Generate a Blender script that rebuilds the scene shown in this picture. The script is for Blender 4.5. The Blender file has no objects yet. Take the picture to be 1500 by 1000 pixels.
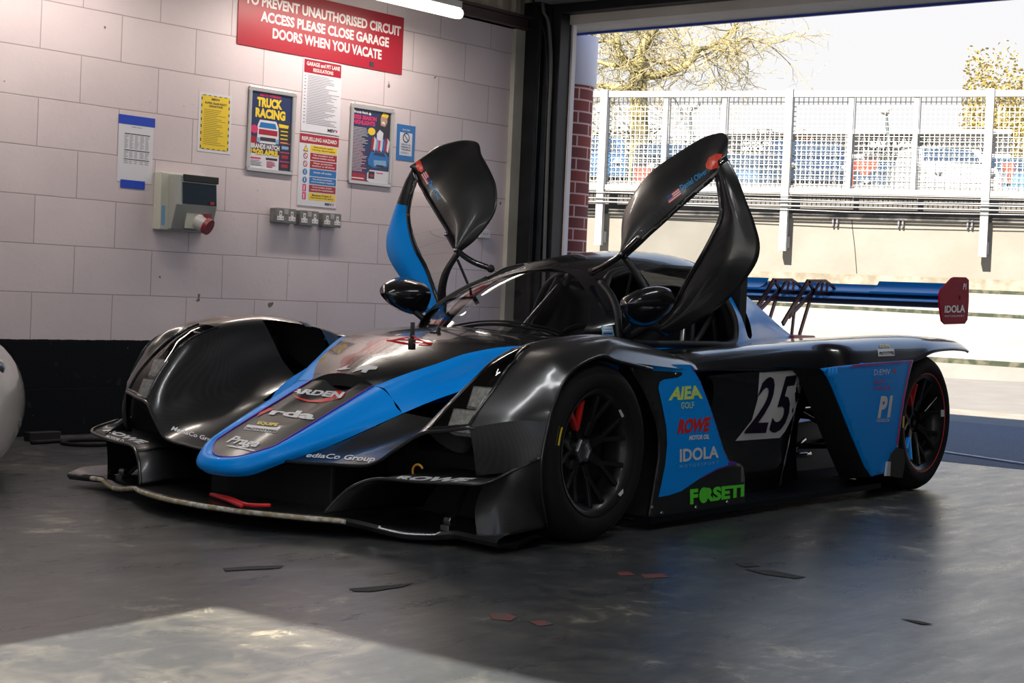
import bpy, bmesh, math, random
import numpy as np
from mathutils import Vector, Matrix
from mathutils.geometry import delaunay_2d_cdt
from mathutils.bvhtree import BVHTree
random.seed(7)
S = bpy.context.scene
COL = S.collection
# ------------------------------------------------------------------ camera
FPX, YC, ROLL, TH, CH = 2441., 433.3, .04307, math.radians(37.40), .802
_p = math.atan((500 - YC) / FPX)
_f0 = Vector((-math.cos(TH), -math.sin(TH), 0)); _r0 = Vector((-math.sin(TH), math.cos(TH), 0)); _u0 = Vector((0, 0, 1))
FW = _f0 * math.cos(_p) - _u0 * math.sin(_p)
_u = _u0 * math.cos(_p) + _f0 * math.sin(_p)
RT = _r0 * math.cos(ROLL) + _u * math.sin(ROLL)
UP = _u * math.cos(ROLL) - _r0 * math.sin(ROLL)
CAM = Vector((4.51876, 4.17, CH))
cd = bpy.data.cameras.new('camera'); cam = bpy.data.objects.new('camera', cd); COL.objects.link(cam)
cd.sensor_width = 36; cd.lens = FPX / 1500 * 36; cd.clip_start = .05; cd.clip_end = 400
cam.matrix_world = Matrix(((RT.x, UP.x, -FW.x, CAM.x), (RT.y, UP.y, -FW.y, CAM.y), (RT.z, UP.z, -FW.z, CAM.z), (0, 0, 0, 1)))
S.camera = cam
# ------------------------------------------------------------------ light
S.view_settings.view_transform = 'Standard'; S.view_settings.look = 'None'
S.view_settings.exposure = 1.35; S.view_settings.gamma = 1; S.view_settings.use_curve_mapping = False
SUN_EL = math.radians(42)
sun = bpy.data.lights.new('sun', 'SUN'); so = bpy.data.objects.new('sun', sun); COL.objects.link(so)
sun.energy = 9.5; sun.angle = math.radians(.6); sun.color = (1, .92, .78)
so.rotation_euler = Vector((-math.cos(SUN_EL), -.042 * math.cos(SUN_EL), -math.sin(SUN_EL))).to_track_quat('-Z', 'Y').to_euler()
wd = bpy.data.worlds.new('sky'); S.world = wd; wd.use_nodes = True
nt = wd.node_tree; nt.nodes.clear()
_o = nt.nodes.new('ShaderNodeOutputWorld'); _b = nt.nodes.new('ShaderNodeBackground'); _b.inputs[1].default_value = .40
_tc = nt.nodes.new('ShaderNodeTexCoord'); _sx = nt.nodes.new('ShaderNodeSeparateXYZ'); _rp = nt.nodes.new('ShaderNodeValToRGB')
nt.links.new(_tc.outputs['Generated'], _sx.inputs[0]); nt.links.new(_sx.outputs[2], _rp.inputs[0])
_e = _rp.color_ramp.elements; _e[0].position = 0; _e[0].color = (.95, .94, .93, 1); _e[1].position = .8; _e[1].color = (.22, .42, 1.0, 1)
_x = _rp.color_ramp.elements.new(.20); _x.color = (.93, .93, .95, 1); _y = _rp.color_ramp.elements.new(.42); _y.color = (.50, .68, 1.0, 1)
nt.links.new(_rp.outputs[0], _b.inputs[0]); nt.links.new(_b.outputs[0], _o.inputs[0])

def area(name, loc, size, energy, color, rot):
    l = bpy.data.lights.new(name, 'AREA'); l.shape = 'RECTANGLE'; l.size, l.size_y = size; l.energy = energy; l.color = color
    o = bpy.data.objects.new(name, l); COL.objects.link(o); o.location = loc; o.rotation_euler = rot; return o

# ------------------------------------------------------------------ pixel rays (photo frame 1500x1000) onto real planes
AX = {'x': 0, 'y': 1, 'z': 2}
def ray(px, py): return FW + RT * ((px - 750) / FPX) - UP * ((py - 500) / FPX)
def U(px, py, ax, val):
    a = AX[ax]; r = ray(px, py); return CAM + r * ((val - CAM[a]) / r[a])
def Uz(px, py, Z): return CAM + ray(px, py) * Z
def UL(pts, ax, val): return [U(a, b, ax, val) for a, b in pts]

# ------------------------------------------------------------------ materials
MATS = {}
def mat(name, col, rough=.5, metal=0, coat=0, emit=None, es=0, spec=.5, noise=None, bump=None, alpha=None, coord='Object'):
    """noise=(scale, col2, lo, hi) mixes a second colour; bump=(scale, strength)."""
    if name in MATS: return MATS[name]
    m = bpy.data.materials.new(name); m.use_nodes = True; n = m.node_tree; b = n.nodes['Principled BSDF']
    b.inputs['Base Color'].default_value = (*col, 1); b.inputs['Roughness'].default_value = rough; b.inputs['Metallic'].default_value = metal
    b.inputs['Coat Weight'].default_value = coat; b.inputs['Coat Roughness'].default_value = .04; b.inputs['Specular IOR Level'].default_value = spec
    if emit: b.inputs['Emission Color'].default_value = (*emit, 1); b.inputs['Emission Strength'].default_value = es
    if noise or bump:
        tc = n.nodes.new('ShaderNodeTexCoord')
    if noise:
        tx = n.nodes.new('ShaderNodeTexNoise'); tx.inputs['Scale'].default_value = noise[0]; tx.inputs['Detail'].default_value = 6
        n.links.new(tc.outputs[coord], tx.inputs['Vector'])
        rp = n.nodes.new('ShaderNodeValToRGB'); rp.color_ramp.elements[0].position = noise[2]; rp.color_ramp.elements[1].position = noise[3]
        rp.color_ramp.elements[0].color = (*col, 1); rp.color_ramp.elements[1].color = (*noise[1], 1)
        n.links.new(tx.outputs['Fac'], rp.inputs[0]); n.links.new(rp.outputs[0], b.inputs['Base Color'])
    if bump:
        t2 = n.nodes.new('ShaderNodeTexNoise'); t2.inputs['Scale'].default_value = bump[0]; t2.inputs['Detail'].default_value = 4
        n.links.new(tc.outputs[coord], t2.inputs['Vector'])
        bp = n.nodes.new('ShaderNodeBump'); bp.inputs['Strength'].default_value = bump[1]; bp.inputs['Distance'].default_value = .01
        n.links.new(t2.outputs['Fac'], bp.inputs['Height']); n.links.new(bp.outputs[0], b.inputs['Normal'])
    MATS[name] = m; return m

def glass_mat(name, tint, gloss=.12):
    m = bpy.data.materials.new(name); m.use_nodes = True; n = m.node_tree; n.nodes.clear()
    o = n.nodes.new('ShaderNodeOutputMaterial'); t = n.nodes.new('ShaderNodeBsdfTransparent'); g = n.nodes.new('ShaderNodeBsdfGlossy')
    fr = n.nodes.new('ShaderNodeFresnel'); fr.inputs[0].default_value = 1.5; mx = n.nodes.new('ShaderNodeMixShader')
    t.inputs[0].default_value = (*tint, 1); g.inputs['Roughness'].default_value = .02
    n.links.new(fr.outputs[0], mx.inputs[0]); n.links.new(t.outputs[0], mx.inputs[1]); n.links.new(g.outputs[0], mx.inputs[2]); n.links.new(mx.outputs[0], o.inputs[0])
    MATS[name] = m; return m

# ------------------------------------------------------------------ mesh collector
class Geo:
    def __init__(s): s.v = []; s.f = []; s.m = []; s.ms = []
    def mi(s, m):
        if m not in s.ms: s.ms.append(m)
        return s.ms.index(m)
    def add(s, vs, fs, m):
        o = len(s.v); k = s.mi(m); s.v += [Vector(v) for v in vs]
        for f in fs: s.f.append([i + o for i in f]); s.m.append(k)
        return s
    def box(s, a, b, m, M=None):
        x0, y0, z0 = a; x1, y1, z1 = b
        vs = [Vector(p) for p in ((x0,y0,z0),(x1,y0,z0),(x1,y1,z0),(x0,y1,z0),(x0,y0,z1),(x1,y0,z1),(x1,y1,z1),(x0,y1,z1))]
        if M: vs = [M @ v for v in vs]
        return s.add(vs, [(0,3,2,1),(4,5,6,7),(0,1,5,4),(1,2,6,5),(2,3,7,6),(3,0,4,7)], m)
    def bar(s, a, b, w, h, m, up=(0,0,1)):
        a = Vector(a); b = Vector(b); d = (b - a).normalized(); u = Vector(up)
        if abs(d.dot(u)) > .98: u = Vector((1, 0, 0))
        sd = d.cross(u).normalized() * (w / 2); u2 = sd.cross(d).normalized() * (h / 2)
        vs = [a - sd - u2, a + sd - u2, a + sd + u2, a - sd + u2, b - sd - u2, b + sd - u2, b + sd + u2, b - sd + u2]
        return s.add(vs, [(0,1,2,3),(4,7,6,5),(0,4,5,1),(1,5,6,2),(2,6,7,3),(3,7,4,0)], m)
    def tube(s, pts, r, m, n=8, cap=True):
        pts = [Vector(p) for p in pts]; rs = r if isinstance(r, (list, tuple)) else [r] * len(pts)
        vs = []; t0 = (pts[1] - pts[0]).normalized(); nrm = t0.orthogonal().normalized()
        for i, p in enumerate(pts):
            t = (pts[min(i + 1, len(pts) - 1)] - pts[max(i - 1, 0)]).normalized()
            nrm = (nrm - t * nrm.dot(t)).normalized(); bn = t.cross(nrm)
            for k in range(n):
                a = 2 * math.pi * k / n; vs.append(p + (nrm * math.cos(a) + bn * math.sin(a)) * rs[i])
        fs = [(i*n + k, i*n + (k+1) % n, (i+1)*n + (k+1) % n, (i+1)*n + k) for i in range(len(pts)-1) for k in range(n)]
        if cap: fs += [tuple(range(n))[::-1], tuple(range((len(pts)-1)*n, len(pts)*n))]
        return s.add(vs, fs, m)
    def lathe(s, prof, m, o=(0,0,0), n=64, a0=0, a1=2*math.pi):
        """profile (radius, y) spun about the Y axis through o."""
        o = Vector(o); vs = []; full = abs(a1 - a0 - 2*math.pi) < 1e-6; N = n if full else n + 1
        for k in range(N):
            a = a0 + (a1 - a0) * k / n
            for r, y in prof: vs.append(o + Vector((r * math.cos(a), y, r * math.sin(a))))
        P = len(prof)
        fs = [(k*P + i, k*P + i + 1, ((k+1) % N)*P + i + 1, ((k+1) % N)*P + i) for k in range(n) for i in range(P-1)]
        return s.add(vs, fs, m)
    def ball(s, c, r, m, n=12, M=None):
        c = Vector(c); r = Vector(r) if not isinstance(r, (int, float)) else Vector((r, r, r)); vs = []
        for i in range(n + 1):
            t = math.pi * i / n
            for k in range(2 * n):
                a = math.pi * k / n; v = Vector((r.x * math.sin(t) * math.cos(a), r.y * math.sin(t) * math.sin(a), r.z * math.cos(t)))
                vs.append(c + (M @ v if M else v))
        fs = [(i*2*n + k, i*2*n + (k+1) % (2*n), (i+1)*2*n + (k+1) % (2*n), (i+1)*2*n + k) for i in range(n) for k in range(2*n)]
        return s.add(vs, fs, m)
    def grid(s, rows, m, closed=False):
        P = len(rows[0]); vs = [p for r in rows for p in r]
        fs = []
        for i in range(len(rows) - 1 + (1 if closed else 0)):
            for k in range(P - 1):
                a = i * P + k; b = ((i + 1) % len(rows)) * P + k
                fs.append((a, a + 1, b + 1, b))
        return s.add(vs, fs, m)
    def extrude(s, poly, d, m):
        """polygon (3D list) swept by vector d, closed."""
        d = Vector(d); n = len(poly); vs = [Vector(p) for p in poly] + [Vector(p) + d for p in poly]
        fs = [tuple(range(n))[::-1], tuple(range(n, 2*n))] + [(i, (i+1) % n, (i+1) % n + n, i + n) for i in range(n)]
        return s.add(vs, fs, m)
    def xf(s, M): s.v = [M @ v for v in s.v]; return s
    def mirror(s):
        s.v = [Vector((v.x, -v.y, v.z)) for v in s.v]; s.f = [f[::-1] for f in s.f]; return s
    def both(s):
        o = len(s.v); s.v += [Vector((v.x, -v.y, v.z)) for v in s.v]; s.f += [[i + o for i in f[::-1]] for f in s.f]; s.m += s.m[:]; return s
    def build(s, name, parent=None, smooth=None, solid=0, bevel=0, weld=True, off=-1, sub=0, **tags):
        me = bpy.data.meshes.new(name); me.from_pydata([tuple(v) for v in s.v], [], [list(f) for f in s.f])
        for m in s.ms: me.materials.append(m)
        me.polygons.foreach_set('material_index', s.m)
        bm = bmesh.new(); bm.from_mesh(me)
        if weld: bmesh.ops.remove_doubles(bm, verts=bm.verts, dist=1e-5)
        bmesh.ops.recalc_face_normals(bm, faces=bm.faces) if weld else None
        bm.to_mesh(me); bm.free()
        o = bpy.data.objects.new(name, me); COL.objects.link(o)
        if smooth is not None:
            me.shade_smooth() if smooth >= 180 else me.shade_smooth()
            if smooth < 180: me.set_sharp_from_angle(angle=math.radians(smooth))
        if solid:
            md = o.modifiers.new('thickness', 'SOLIDIFY'); md.thickness = solid; md.offset = off
        if bevel:
            md = o.modifiers.new('bevel', 'BEVEL'); md.width = bevel; md.segments = 2; md.limit_method = 'ANGLE'; md.angle_limit = math.radians(50)
        if sub:
            md = o.modifiers.new('sub', 'SUBSURF'); md.levels = md.render_levels = sub
        if parent:
            o.parent = parent
            if getattr(parent, 'matrix_world', None) is not None and tags.pop('keep', False): o.matrix_parent_inverse = parent.matrix_world.inverted()
        for k, v in tags.items(): o[k] = v
        return o
def thing(name, label, cat, group=None, loc=(0,0,0), M=None):
    o = bpy.data.objects.new(name, None); o.empty_display_size = .1; COL.objects.link(o)
    if M is not None: o.matrix_world = M
    else: o.location = loc
    o['label'] = label; o['category'] = cat
    if group: o['group'] = group
    return o
def tag(o, label=None, cat=None, group=None, kind=None):
    for k, v in (('label', label), ('category', cat), ('group', group), ('kind', kind)):
        if v: o[k] = v
    return o

# ------------------------------------------------------------------ curves and surfaces
def cr(P, n):
    """Catmull-Rom through 3D points, n steps per span."""
    P = [Vector(p) for p in P]; out = []
    for i in range(len(P) - 1):
        p0 = P[i-1] if i else P[0] * 2 - P[1]; p1 = P[i]; p2 = P[i+1]; p3 = P[i+2] if i + 2 < len(P) else P[i+1] * 2 - P[i]
        for k in range(n):
            t = k / n
            out.append(.5 * ((2*p1) + (p2-p0)*t + (2*p0-5*p1+4*p2-p3)*t*t + (3*p1-p0-3*p2+p3)*t**3))
    out.append(P[-1]); return out
def surf(rows, nu, nv):
    """rows: list of control rows with equal lengths -> dense grid."""
    A = [cr(r, nv) for r in rows]; cols = [cr([a[j] for a in A], nu) for j in range(len(A[0]))]
    return [[cols[j][i] for j in range(len(cols))] for i in range(len(cols[0]))]
def resamp(P, n):
    P = [Vector(p) for p in P]; L = [0]
    for a, b in zip(P, P[1:]): L.append(L[-1] + (b - a).length)
    out = []; k = 0
    for i in range(n):
        t = L[-1] * i / (n - 1)
        while k < len(P) - 2 and L[k+1] < t: k += 1
        f = (t - L[k]) / max(1e-9, L[k+1] - L[k]); out.append(P[k].lerp(P[k+1], f))
    return out
def interp(x, T):
    T = sorted(T); 
    if x <= T[0][0]: return T[0][1]
    for (a, u), (b, v) in zip(T, T[1:]):
        if x <= b: return u + (v - u) * (x - a) / (b - a)
    return T[-1][1]
def inpoly(x, y, P):
    c = False; j = len(P) - 1
    for i in range(len(P)):
        if (P[i][1] > y) != (P[j][1] > y) and x < (P[j][0]-P[i][0]) * (y-P[i][1]) / (P[j][1]-P[i][1]) + P[i][0]: c = not c
        j = i
    return c
def cdt(outline, step, holes=()):
    """2D polygon -> (verts2d, tris) with interior points so that it can be bent over a surface."""
    def dens(P):
        out = []
        for i in range(len(P)):
            a = Vector(P[i][:2]); b = Vector(P[(i+1) % len(P)][:2]); n = max(1, int((b - a).length / step))
            out += [a.lerp(b, k / n) for k in range(n)]
        return out
    loops = [dens(outline)] + [dens(h) for h in holes]; vs = []; ed = []
    for L in loops:
        o = len(vs); vs += L; ed += [(o + i, o + (i + 1) % len(L)) for i in range(len(L))]
    xs = [p[0] for p in outline]; ys = [p[1] for p in outline]; nb = [v.copy() for v in vs]
    y = min(ys) + step / 2
    while y < max(ys):
        x = min(xs) + step / 2
        while x < max(xs):
            if inpoly(x, y, outline) and not any(inpoly(x, y, h) for h in holes) and len(nb) < 60000:
                vs.append(Vector((x, y)))
            x += step
        y += step
    r = delaunay_2d_cdt(vs, ed, [], 0, 1e-7)
    V, F = r[0], r[2]; out = []
    for f in F:
        cx = sum(V[i][0] for i in f) / len(f); cy = sum(V[i][1] for i in f) / len(f)
        if inpoly(cx, cy, outline) and not any(inpoly(cx, cy, h) for h in holes): out.append(tuple(f))
    return [tuple(v) for v in V], out
def patch(outline, step, fn, m, holes=(), g=None):
    V, F = cdt(outline, step, holes); g = g or Geo(); g.add([fn(*v) for v in V], F, m); return g
def smooth2(P, n=6, closed=True):
    Q = [Vector((p[0], p[1], 0)) for p in P]
    if not closed: return [(v.x, v.y) for v in cr(Q, n)]
    E = [Q[-1]] + Q + [Q[0], Q[1]]; c = cr(E, n)
    return [(v.x, v.y) for v in c[n:n + n * len(Q)]]

# ------------------------------------------------------------------ lettering
_TX = {}
def text2d(body, bold=0., shear=0., space=1.):
    k = (body, bold, shear, space)
    if k in _TX: return _TX[k]
    c = bpy.data.curves.new('lettering', 'FONT'); c.body = body; c.offset = bold; c.shear = shear; c.space_character = space; c.align_x = 'CENTER'; c.resolution_u = 3; c.fill_mode = 'FRONT'
    o = bpy.data.objects.new('lettering', c); COL.objects.link(o); bpy.context.view_layer.update()
    me = o.evaluated_get(bpy.context.evaluated_depsgraph_get()).to_mesh()
    V = [(v.co.x, v.co.y) for v in me.vertices]; F = [tuple(p.vertices) for p in me.polygons]
    bpy.data.objects.remove(o); bpy.data.curves.remove(c)
    x0 = min(v[0] for v in V); x1 = max(v[0] for v in V); y0 = min(v[1] for v in V); y1 = max(v[1] for v in V)
    V = [((x - x0) / (x1 - x0), (y - y0) / (y1 - y0)) for x, y in V]
    _TX[k] = (V, F); return V, F
def flat_text(g, body, x, y, w, h, z, m, bold=.02, shear=0, space=1.):
    """text fitted in the box x..x+w, y..y+h of the local plane, at height z."""
    V, F = text2d(body, bold, shear, space); g.add([(x + a * w, y + b * h, z) for a, b in V], F, m); return g

def bvh(*objs):
    V = []; T = []
    for o in objs:
        k = len(V); M = o.matrix_world; V += [M @ v.co for v in o.data.vertices]; T += [[i + k for i in p.vertices] for p in o.data.polygons]
    return BVHTree.FromPolygons(V, T)
def cast(tree, px, py, off=.0012):
    r = ray(px, py).normalized(); h = tree.ray_cast(CAM, r, 40)
    if h[0] is None: return None
    n = h[1] if h[1].dot(r) < 0 else -h[1]
    return h[0] + n * off
def drape(g, V2, F, tree, m, off=.0012, maxe=.12):
    P = [cast(tree, x, y, off) for x, y in V2]; idx = {}; vs = []
    for i, p in enumerate(P):
        if p is not None: idx[i] = len(vs); vs.append(p)
    fs = [tuple(idx[i] for i in f) for f in F if all(i in idx for i in f)]
    fs = [f for f in fs if max((vs[f[i]] - vs[f[i-1]]).length for i in range(len(f))) < maxe]
    g.add(vs, fs, m); return g
def livery(g, poly, tree, m, step=4, off=.0012, sm=0, maxe=.12):
    """a painted or vinyl area traced as its outline on the body surface."""
    P = smooth2(poly, sm) if sm else poly
    V, F = cdt(P, step); return drape(g, V, F, tree, m, off, maxe)
def refine(V, F, step):
    V = list(V); out = []; st = [tuple(f[:3]) for f in F if len(f) == 3]
    for f in F:
        if len(f) > 3: st += [(f[0], f[i], f[i+1]) for i in range(1, len(f) - 1)]
    cache = {}
    def mid(a, b):
        k = (min(a, b), max(a, b))
        if k not in cache: V.append(((V[a][0] + V[b][0]) / 2, (V[a][1] + V[b][1]) / 2)); cache[k] = len(V) - 1
        return cache[k]
    while st:
        a, b, c = st.pop(); e = [((V[p][0]-V[q][0])**2 + (V[p][1]-V[q][1])**2, p, q, r) for p, q, r in ((a, b, c), (b, c, a), (c, a, b))]; m = max(e)
        if m[0] <= step * step: out.append((a, b, c)); continue
        _, p, q, r = m; k = mid(p, q); st += [(p, k, r), (k, q, r)]
    return V, out
def decal(g, body, quad, tree, m, bold=.02, shear=0, off=.0024, space=1., sub=0):
    """lettering laid on the body between four corners TL, TR, BR, BL."""
    V, F = text2d(body, bold, shear, space); TL, TR, BR, BL = [Vector(q) for q in quad]
    P = [(TL.lerp(TR, a).lerp(BL.lerp(BR, a), 1 - b)) for a, b in V]
    V2, F2 = refine([(p.x, p.y) for p in P], F, 7)
    return drape(g, V2, F2, tree, m, off)
# ================================================================== SETTING
WD = Vector((-math.cos(math.radians(1.9)), math.sin(math.radians(1.9)), 0)); WN = Vector((.03316, .99945, 0)).normalized(); WU = Vector((0, 0, 1))
WB = Vector((-.4425, -2.7525, 0))
def WM(s, z, d=0):
    o = WB + WD * s + WU * z + WN * d
    return Matrix(((WD.x, 0, WN.x, o.x), (WD.y, 0, WN.y, o.y), (WD.z, 1, WN.z, o.z), (0, 0, 0, 1)))
def WP(s, d, z): return WB + WD * s + WN * d + WU * z
def wpx(px, py, d=0):
    r = ray(px, py); t = ((WB + WN * d - CAM).dot(WN)) / r.dot(WN); P = CAM + r * t - WB; return P.dot(WD), P.z
def WBOX(g, s0, s1, d0, d1, z0, z1, m):
    vs = [WP(s, d, z) for z in (z0, z1) for s, d in ((s0, d0), (s1, d0), (s1, d1), (s0, d1))]
    return g.add(vs, [(0,3,2,1),(4,5,6,7),(0,1,5,4),(1,2,6,5),(2,3,7,6),(3,0,4,7)], m)

def nodes(name):
    m = bpy.data.materials.new(name); m.use_nodes = True; return m, m.node_tree, m.node_tree.nodes['Principled BSDF']
def mathn(n, op, a, b=None, clamp=False):
    x = n.nodes.new('ShaderNodeMath'); x.operation = op; x.use_clamp = clamp
    for i, v in enumerate((a, b)):
        if v is None: continue
        if isinstance(v, (int, float)): x.inputs[i].default_value = v
        else: n.links.new(v, x.inputs[i])
    return x.outputs[0]
def mixc(n, f, a, b):
    x = n.nodes.new('ShaderNodeMix'); x.data_type = 'RGBA'
    for i, v in ((0, f), (6, a), (7, b)):
        if isinstance(v, (int, float)): x.inputs[i].default_value = v
        elif isinstance(v, tuple): x.inputs[i].default_value = (*v, 1)
        else: n.links.new(v, x.inputs[i])
    return x.outputs[2]
def tex(n, kind, scale, vec=None, **kw):
    t = n.nodes.new('ShaderNodeTex' + kind); t.inputs['Scale'].default_value = scale
    for k, v in kw.items(): t.inputs[k].default_value = v
    if vec is not None: n.links.new(vec, t.inputs['Vector'])
    return t
def ramp(n, f, lo, hi, a=(0,0,0), b=(1,1,1)):
    r = n.nodes.new('ShaderNodeValToRGB'); r.color_ramp.elements[0].position = lo; r.color_ramp.elements[1].position = hi
    r.color_ramp.elements[0].color = (*a, 1); r.color_ramp.elements[1].color = (*b, 1); n.links.new(f, r.inputs[0]); return r.outputs[0]

def block_wall_mat():
    m, n, b = nodes('painted_blockwork')
    tc = n.nodes.new('ShaderNodeTexCoord'); mp = n.nodes.new('ShaderNodeMapping'); mp.inputs['Location'].default_value = (.0905, 0, 0)
    n.links.new(tc.outputs['Object'], mp.inputs[0]); P = mp.outputs[0]
    wb = tex(n, 'Noise', 3, P, Detail=3); wv = n.nodes.new('ShaderNodeVectorMath'); wv.operation = 'SCALE'; wv.inputs[3].default_value = .006; n.links.new(wb.outputs['Color'], wv.inputs[0])
    ad = n.nodes.new('ShaderNodeVectorMath'); ad.operation = 'ADD'; n.links.new(P, ad.inputs[0]); n.links.new(wv.outputs[0], ad.inputs[1])
    br = tex(n, 'Brick', 1.0, ad.outputs[0]); br.inputs['Mortar Size'].default_value = .0032; br.inputs['Mortar Smooth'].default_value = .3
    br.inputs['Brick Width'].default_value = .489; br.inputs['Row Height'].default_value = .2405
    br.inputs['Color1'].default_value = (1, 1, 1, 1); br.inputs['Color2'].default_value = (.93, .93, .93, 1); br.inputs['Mortar'].default_value = (.5, .47, .45, 1)
    sp = n.nodes.new('ShaderNodeSeparateXYZ'); n.links.new(tc.outputs['Object'], sp.inputs[0])
    n1 = tex(n, 'Noise', 1.1, P, Detail=6); n2 = tex(n, 'Noise', 22, P, Detail=5, Roughness=.7)
    base = mixc(n, ramp(n, n1.outputs['Fac'], .35, .7), (.62, .54, .57), (.74, .65, .67))
    x = n.nodes.new('ShaderNodeMix'); x.data_type = 'RGBA'; x.blend_type = 'MULTIPLY'; x.inputs[0].default_value = .8; n.links.new(base, x.inputs[6]); n.links.new(br.outputs['Color'], x.inputs[7])
    base = x.outputs[2]
    base = mixc(n, ramp(n, n2.outputs['Fac'], .66, .76), base, (.33, .31, .31))
    n3 = tex(n, 'Noise', 9, P, Detail=2); base = mixc(n, ramp(n, n3.outputs['Fac'], .735, .75), base, (.16, .13, .12))
    edge = mathn(n, 'ADD', sp.outputs[1], mathn(n, 'MULTIPLY', mathn(n, 'SUBTRACT', n2.outputs['Fac'], .5), .012))
    blk = mixc(n, ramp(n, n3.outputs['Fac'], .64, .7), (.004, .005, .007), (.015, .017, .021))
    n4 = tex(n, 'Noise', 60, P, Detail=2); blk = mixc(n, ramp(n, n4.outputs['Fac'], .72, .78), blk, (.08, .085, .10))
    band = mathn(n, 'LESS_THAN', edge, .484)
    n.links.new(mixc(n, band, base, blk), b.inputs['Base Color']); n.links.new(mathn(n, 'SUBTRACT', .45, mathn(n, 'MULTIPLY', band, .33)), b.inputs['Specular IOR Level'])
    b.inputs['Roughness'].default_value = .62
    h = mathn(n, 'ADD', mathn(n, 'MULTIPLY', br.outputs['Fac'], -1.0), mathn(n, 'MULTIPLY', n2.outputs['Fac'], .35))
    bp = n.nodes.new('ShaderNodeBump'); bp.inputs['Strength'].default_value = .55; bp.inputs['Distance'].default_value = .006; n.links.new(h, bp.inputs['Height']); n.links.new(bp.outputs[0], b.inputs['Normal'])
    return m
def floor_mat():
    m, n, b = nodes('worn_painted_floor')
    tc = n.nodes.new('ShaderNodeTexCoord'); P = tc.outputs['Object']
    a = tex(n, 'Noise', 1.3, P, Detail=8, Roughness=.65); c = tex(n, 'Noise', 7, P, Detail=8, Roughness=.75, Distortion=.6); d = tex(n, 'Noise', 55, P, Detail=4)
    mp = n.nodes.new('ShaderNodeMapping'); mp.inputs['Scale'].default_value = (1.0, 5, 1); mp.inputs['Rotation'].default_value = (0, 0, 1.1); n.links.new(P, mp.inputs[0])
    st = tex(n, 'Noise', 2.2, mp.outputs[0], Detail=8, Roughness=.7)
    mx = mathn(n, 'ADD', mathn(n, 'MULTIPLY', a.outputs['Fac'], .5), mathn(n, 'MULTIPLY', c.outputs['Fac'], .5))
    col = mixc(n, ramp(n, mx, .46, .60), (.040, .045, .050), (.125, .120, .105))
    col = mixc(n, ramp(n, mx, .57, .63), col, (.42, .38, .29))
    col = mixc(n, mathn(n, 'MULTIPLY', ramp(n, st.outputs['Fac'], .38, .62), .45), col, (.022, .025, .029))
    n.links.new(col, b.inputs['Base Color'])
    n.links.new(mathn(n, 'ADD', mathn(n, 'MULTIPLY', st.outputs['Fac'], .34), .14), b.inputs['Roughness']); b.inputs['Specular IOR Level'].default_value = .8
    bp = n.nodes.new('ShaderNodeBump'); bp.inputs['Strength'].default_value = .16; bp.inputs['Distance'].default_value = .004
    n.links.new(mathn(n, 'ADD', mathn(n, 'MULTIPLY', c.outputs['Fac'], 1.0), mathn(n, 'MULTIPLY', d.outputs['Fac'], .3)), bp.inputs['Height']); n.links.new(bp.outputs[0], b.inputs['Normal'])
    return m
def brick_mat():
    m, n, b = nodes('red_brick'); tc = n.nodes.new('ShaderNodeTexCoord')
    br = tex(n, 'Brick', 1.0, tc.outputs['UV']); br.inputs['Mortar Size'].default_value = .006; br.inputs['Brick Width'].default_value = .215; br.inputs['Row Height'].default_value = .080
    br.inputs['Color1'].default_value = (.34, .075, .055, 1); br.inputs['Color2'].default_value = (.20, .06, .055, 1); br.inputs['Mortar'].default_value = (.75, .48, .42, 1)
    n.links.new(br.outputs['Color'], b.inputs['Base Color']); b.inputs['Roughness'].default_value = .85; return m

M_STEEL = mat('black_painted_steel', (.006, .007, .009), .42, spec=.3, noise=(6, (.014, .016, .019), .4, .7))
M_STEEL2 = mat('slate_painted_steel', (.010, .017, .022), .42, spec=.3, noise=(5, (.022, .032, .038), .4, .7))
M_WOODW = mat('cream_painted_trim', (.55, .54, .48), .5, noise=(4, (.42, .41, .36), .4, .7))
M_CONC = mat('pale_concrete', (.52, .50, .45), .85, noise=(2.2, (.62, .60, .56), .35, .7), bump=(30, .3))
M_CEIL = mat('grey_soffit_board', (.17, .165, .16), .7, noise=(3, (.24, .235, .22), .4, .7))

def wallobj(name, s0, s1, z0, z1, m, d0=-.2, d1=0):
    g = Geo(); g.box((s0, z0, d0), (s1, z1, d1), m); o = g.build(name, kind='structure'); o.matrix_world = WM(0, 0); return o
wall = wallobj('wall_left', -5.4, 3.83, -.05, 3.0, block_wall_mat())
# floor slab and outdoor ground
g = Geo(); g.add([WP(-5.25, -.25, 0), WP(3.80, -.25, 0), WP(3.80, 9.2, 0), WP(-5.25, 9.2, 0)], [(0, 3, 2, 1)], floor_mat()); fl = g.build('floor', kind='structure')
fl.data.flip_normals() if fl.data.polygons[0].normal.z < 0 else None
M_ASPH = mat('shaded_lane_asphalt', (0.075, 0.085, 0.099), .8, noise=(120, (0.198, 0.208, 0.228), .5, .75), bump=(200, .4))
M_LANE = mat('sunlit_lane', (0.123, 0.113, 0.102), .85, noise=(3, (0.141, 0.133, 0.120), .4, .7), bump=(120, .3))
M_GROUND = mat('yard_concrete', (0.147, 0.143, 0.130), .9, noise=(2, (0.189, 0.181, 0.168), .4, .7))
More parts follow.
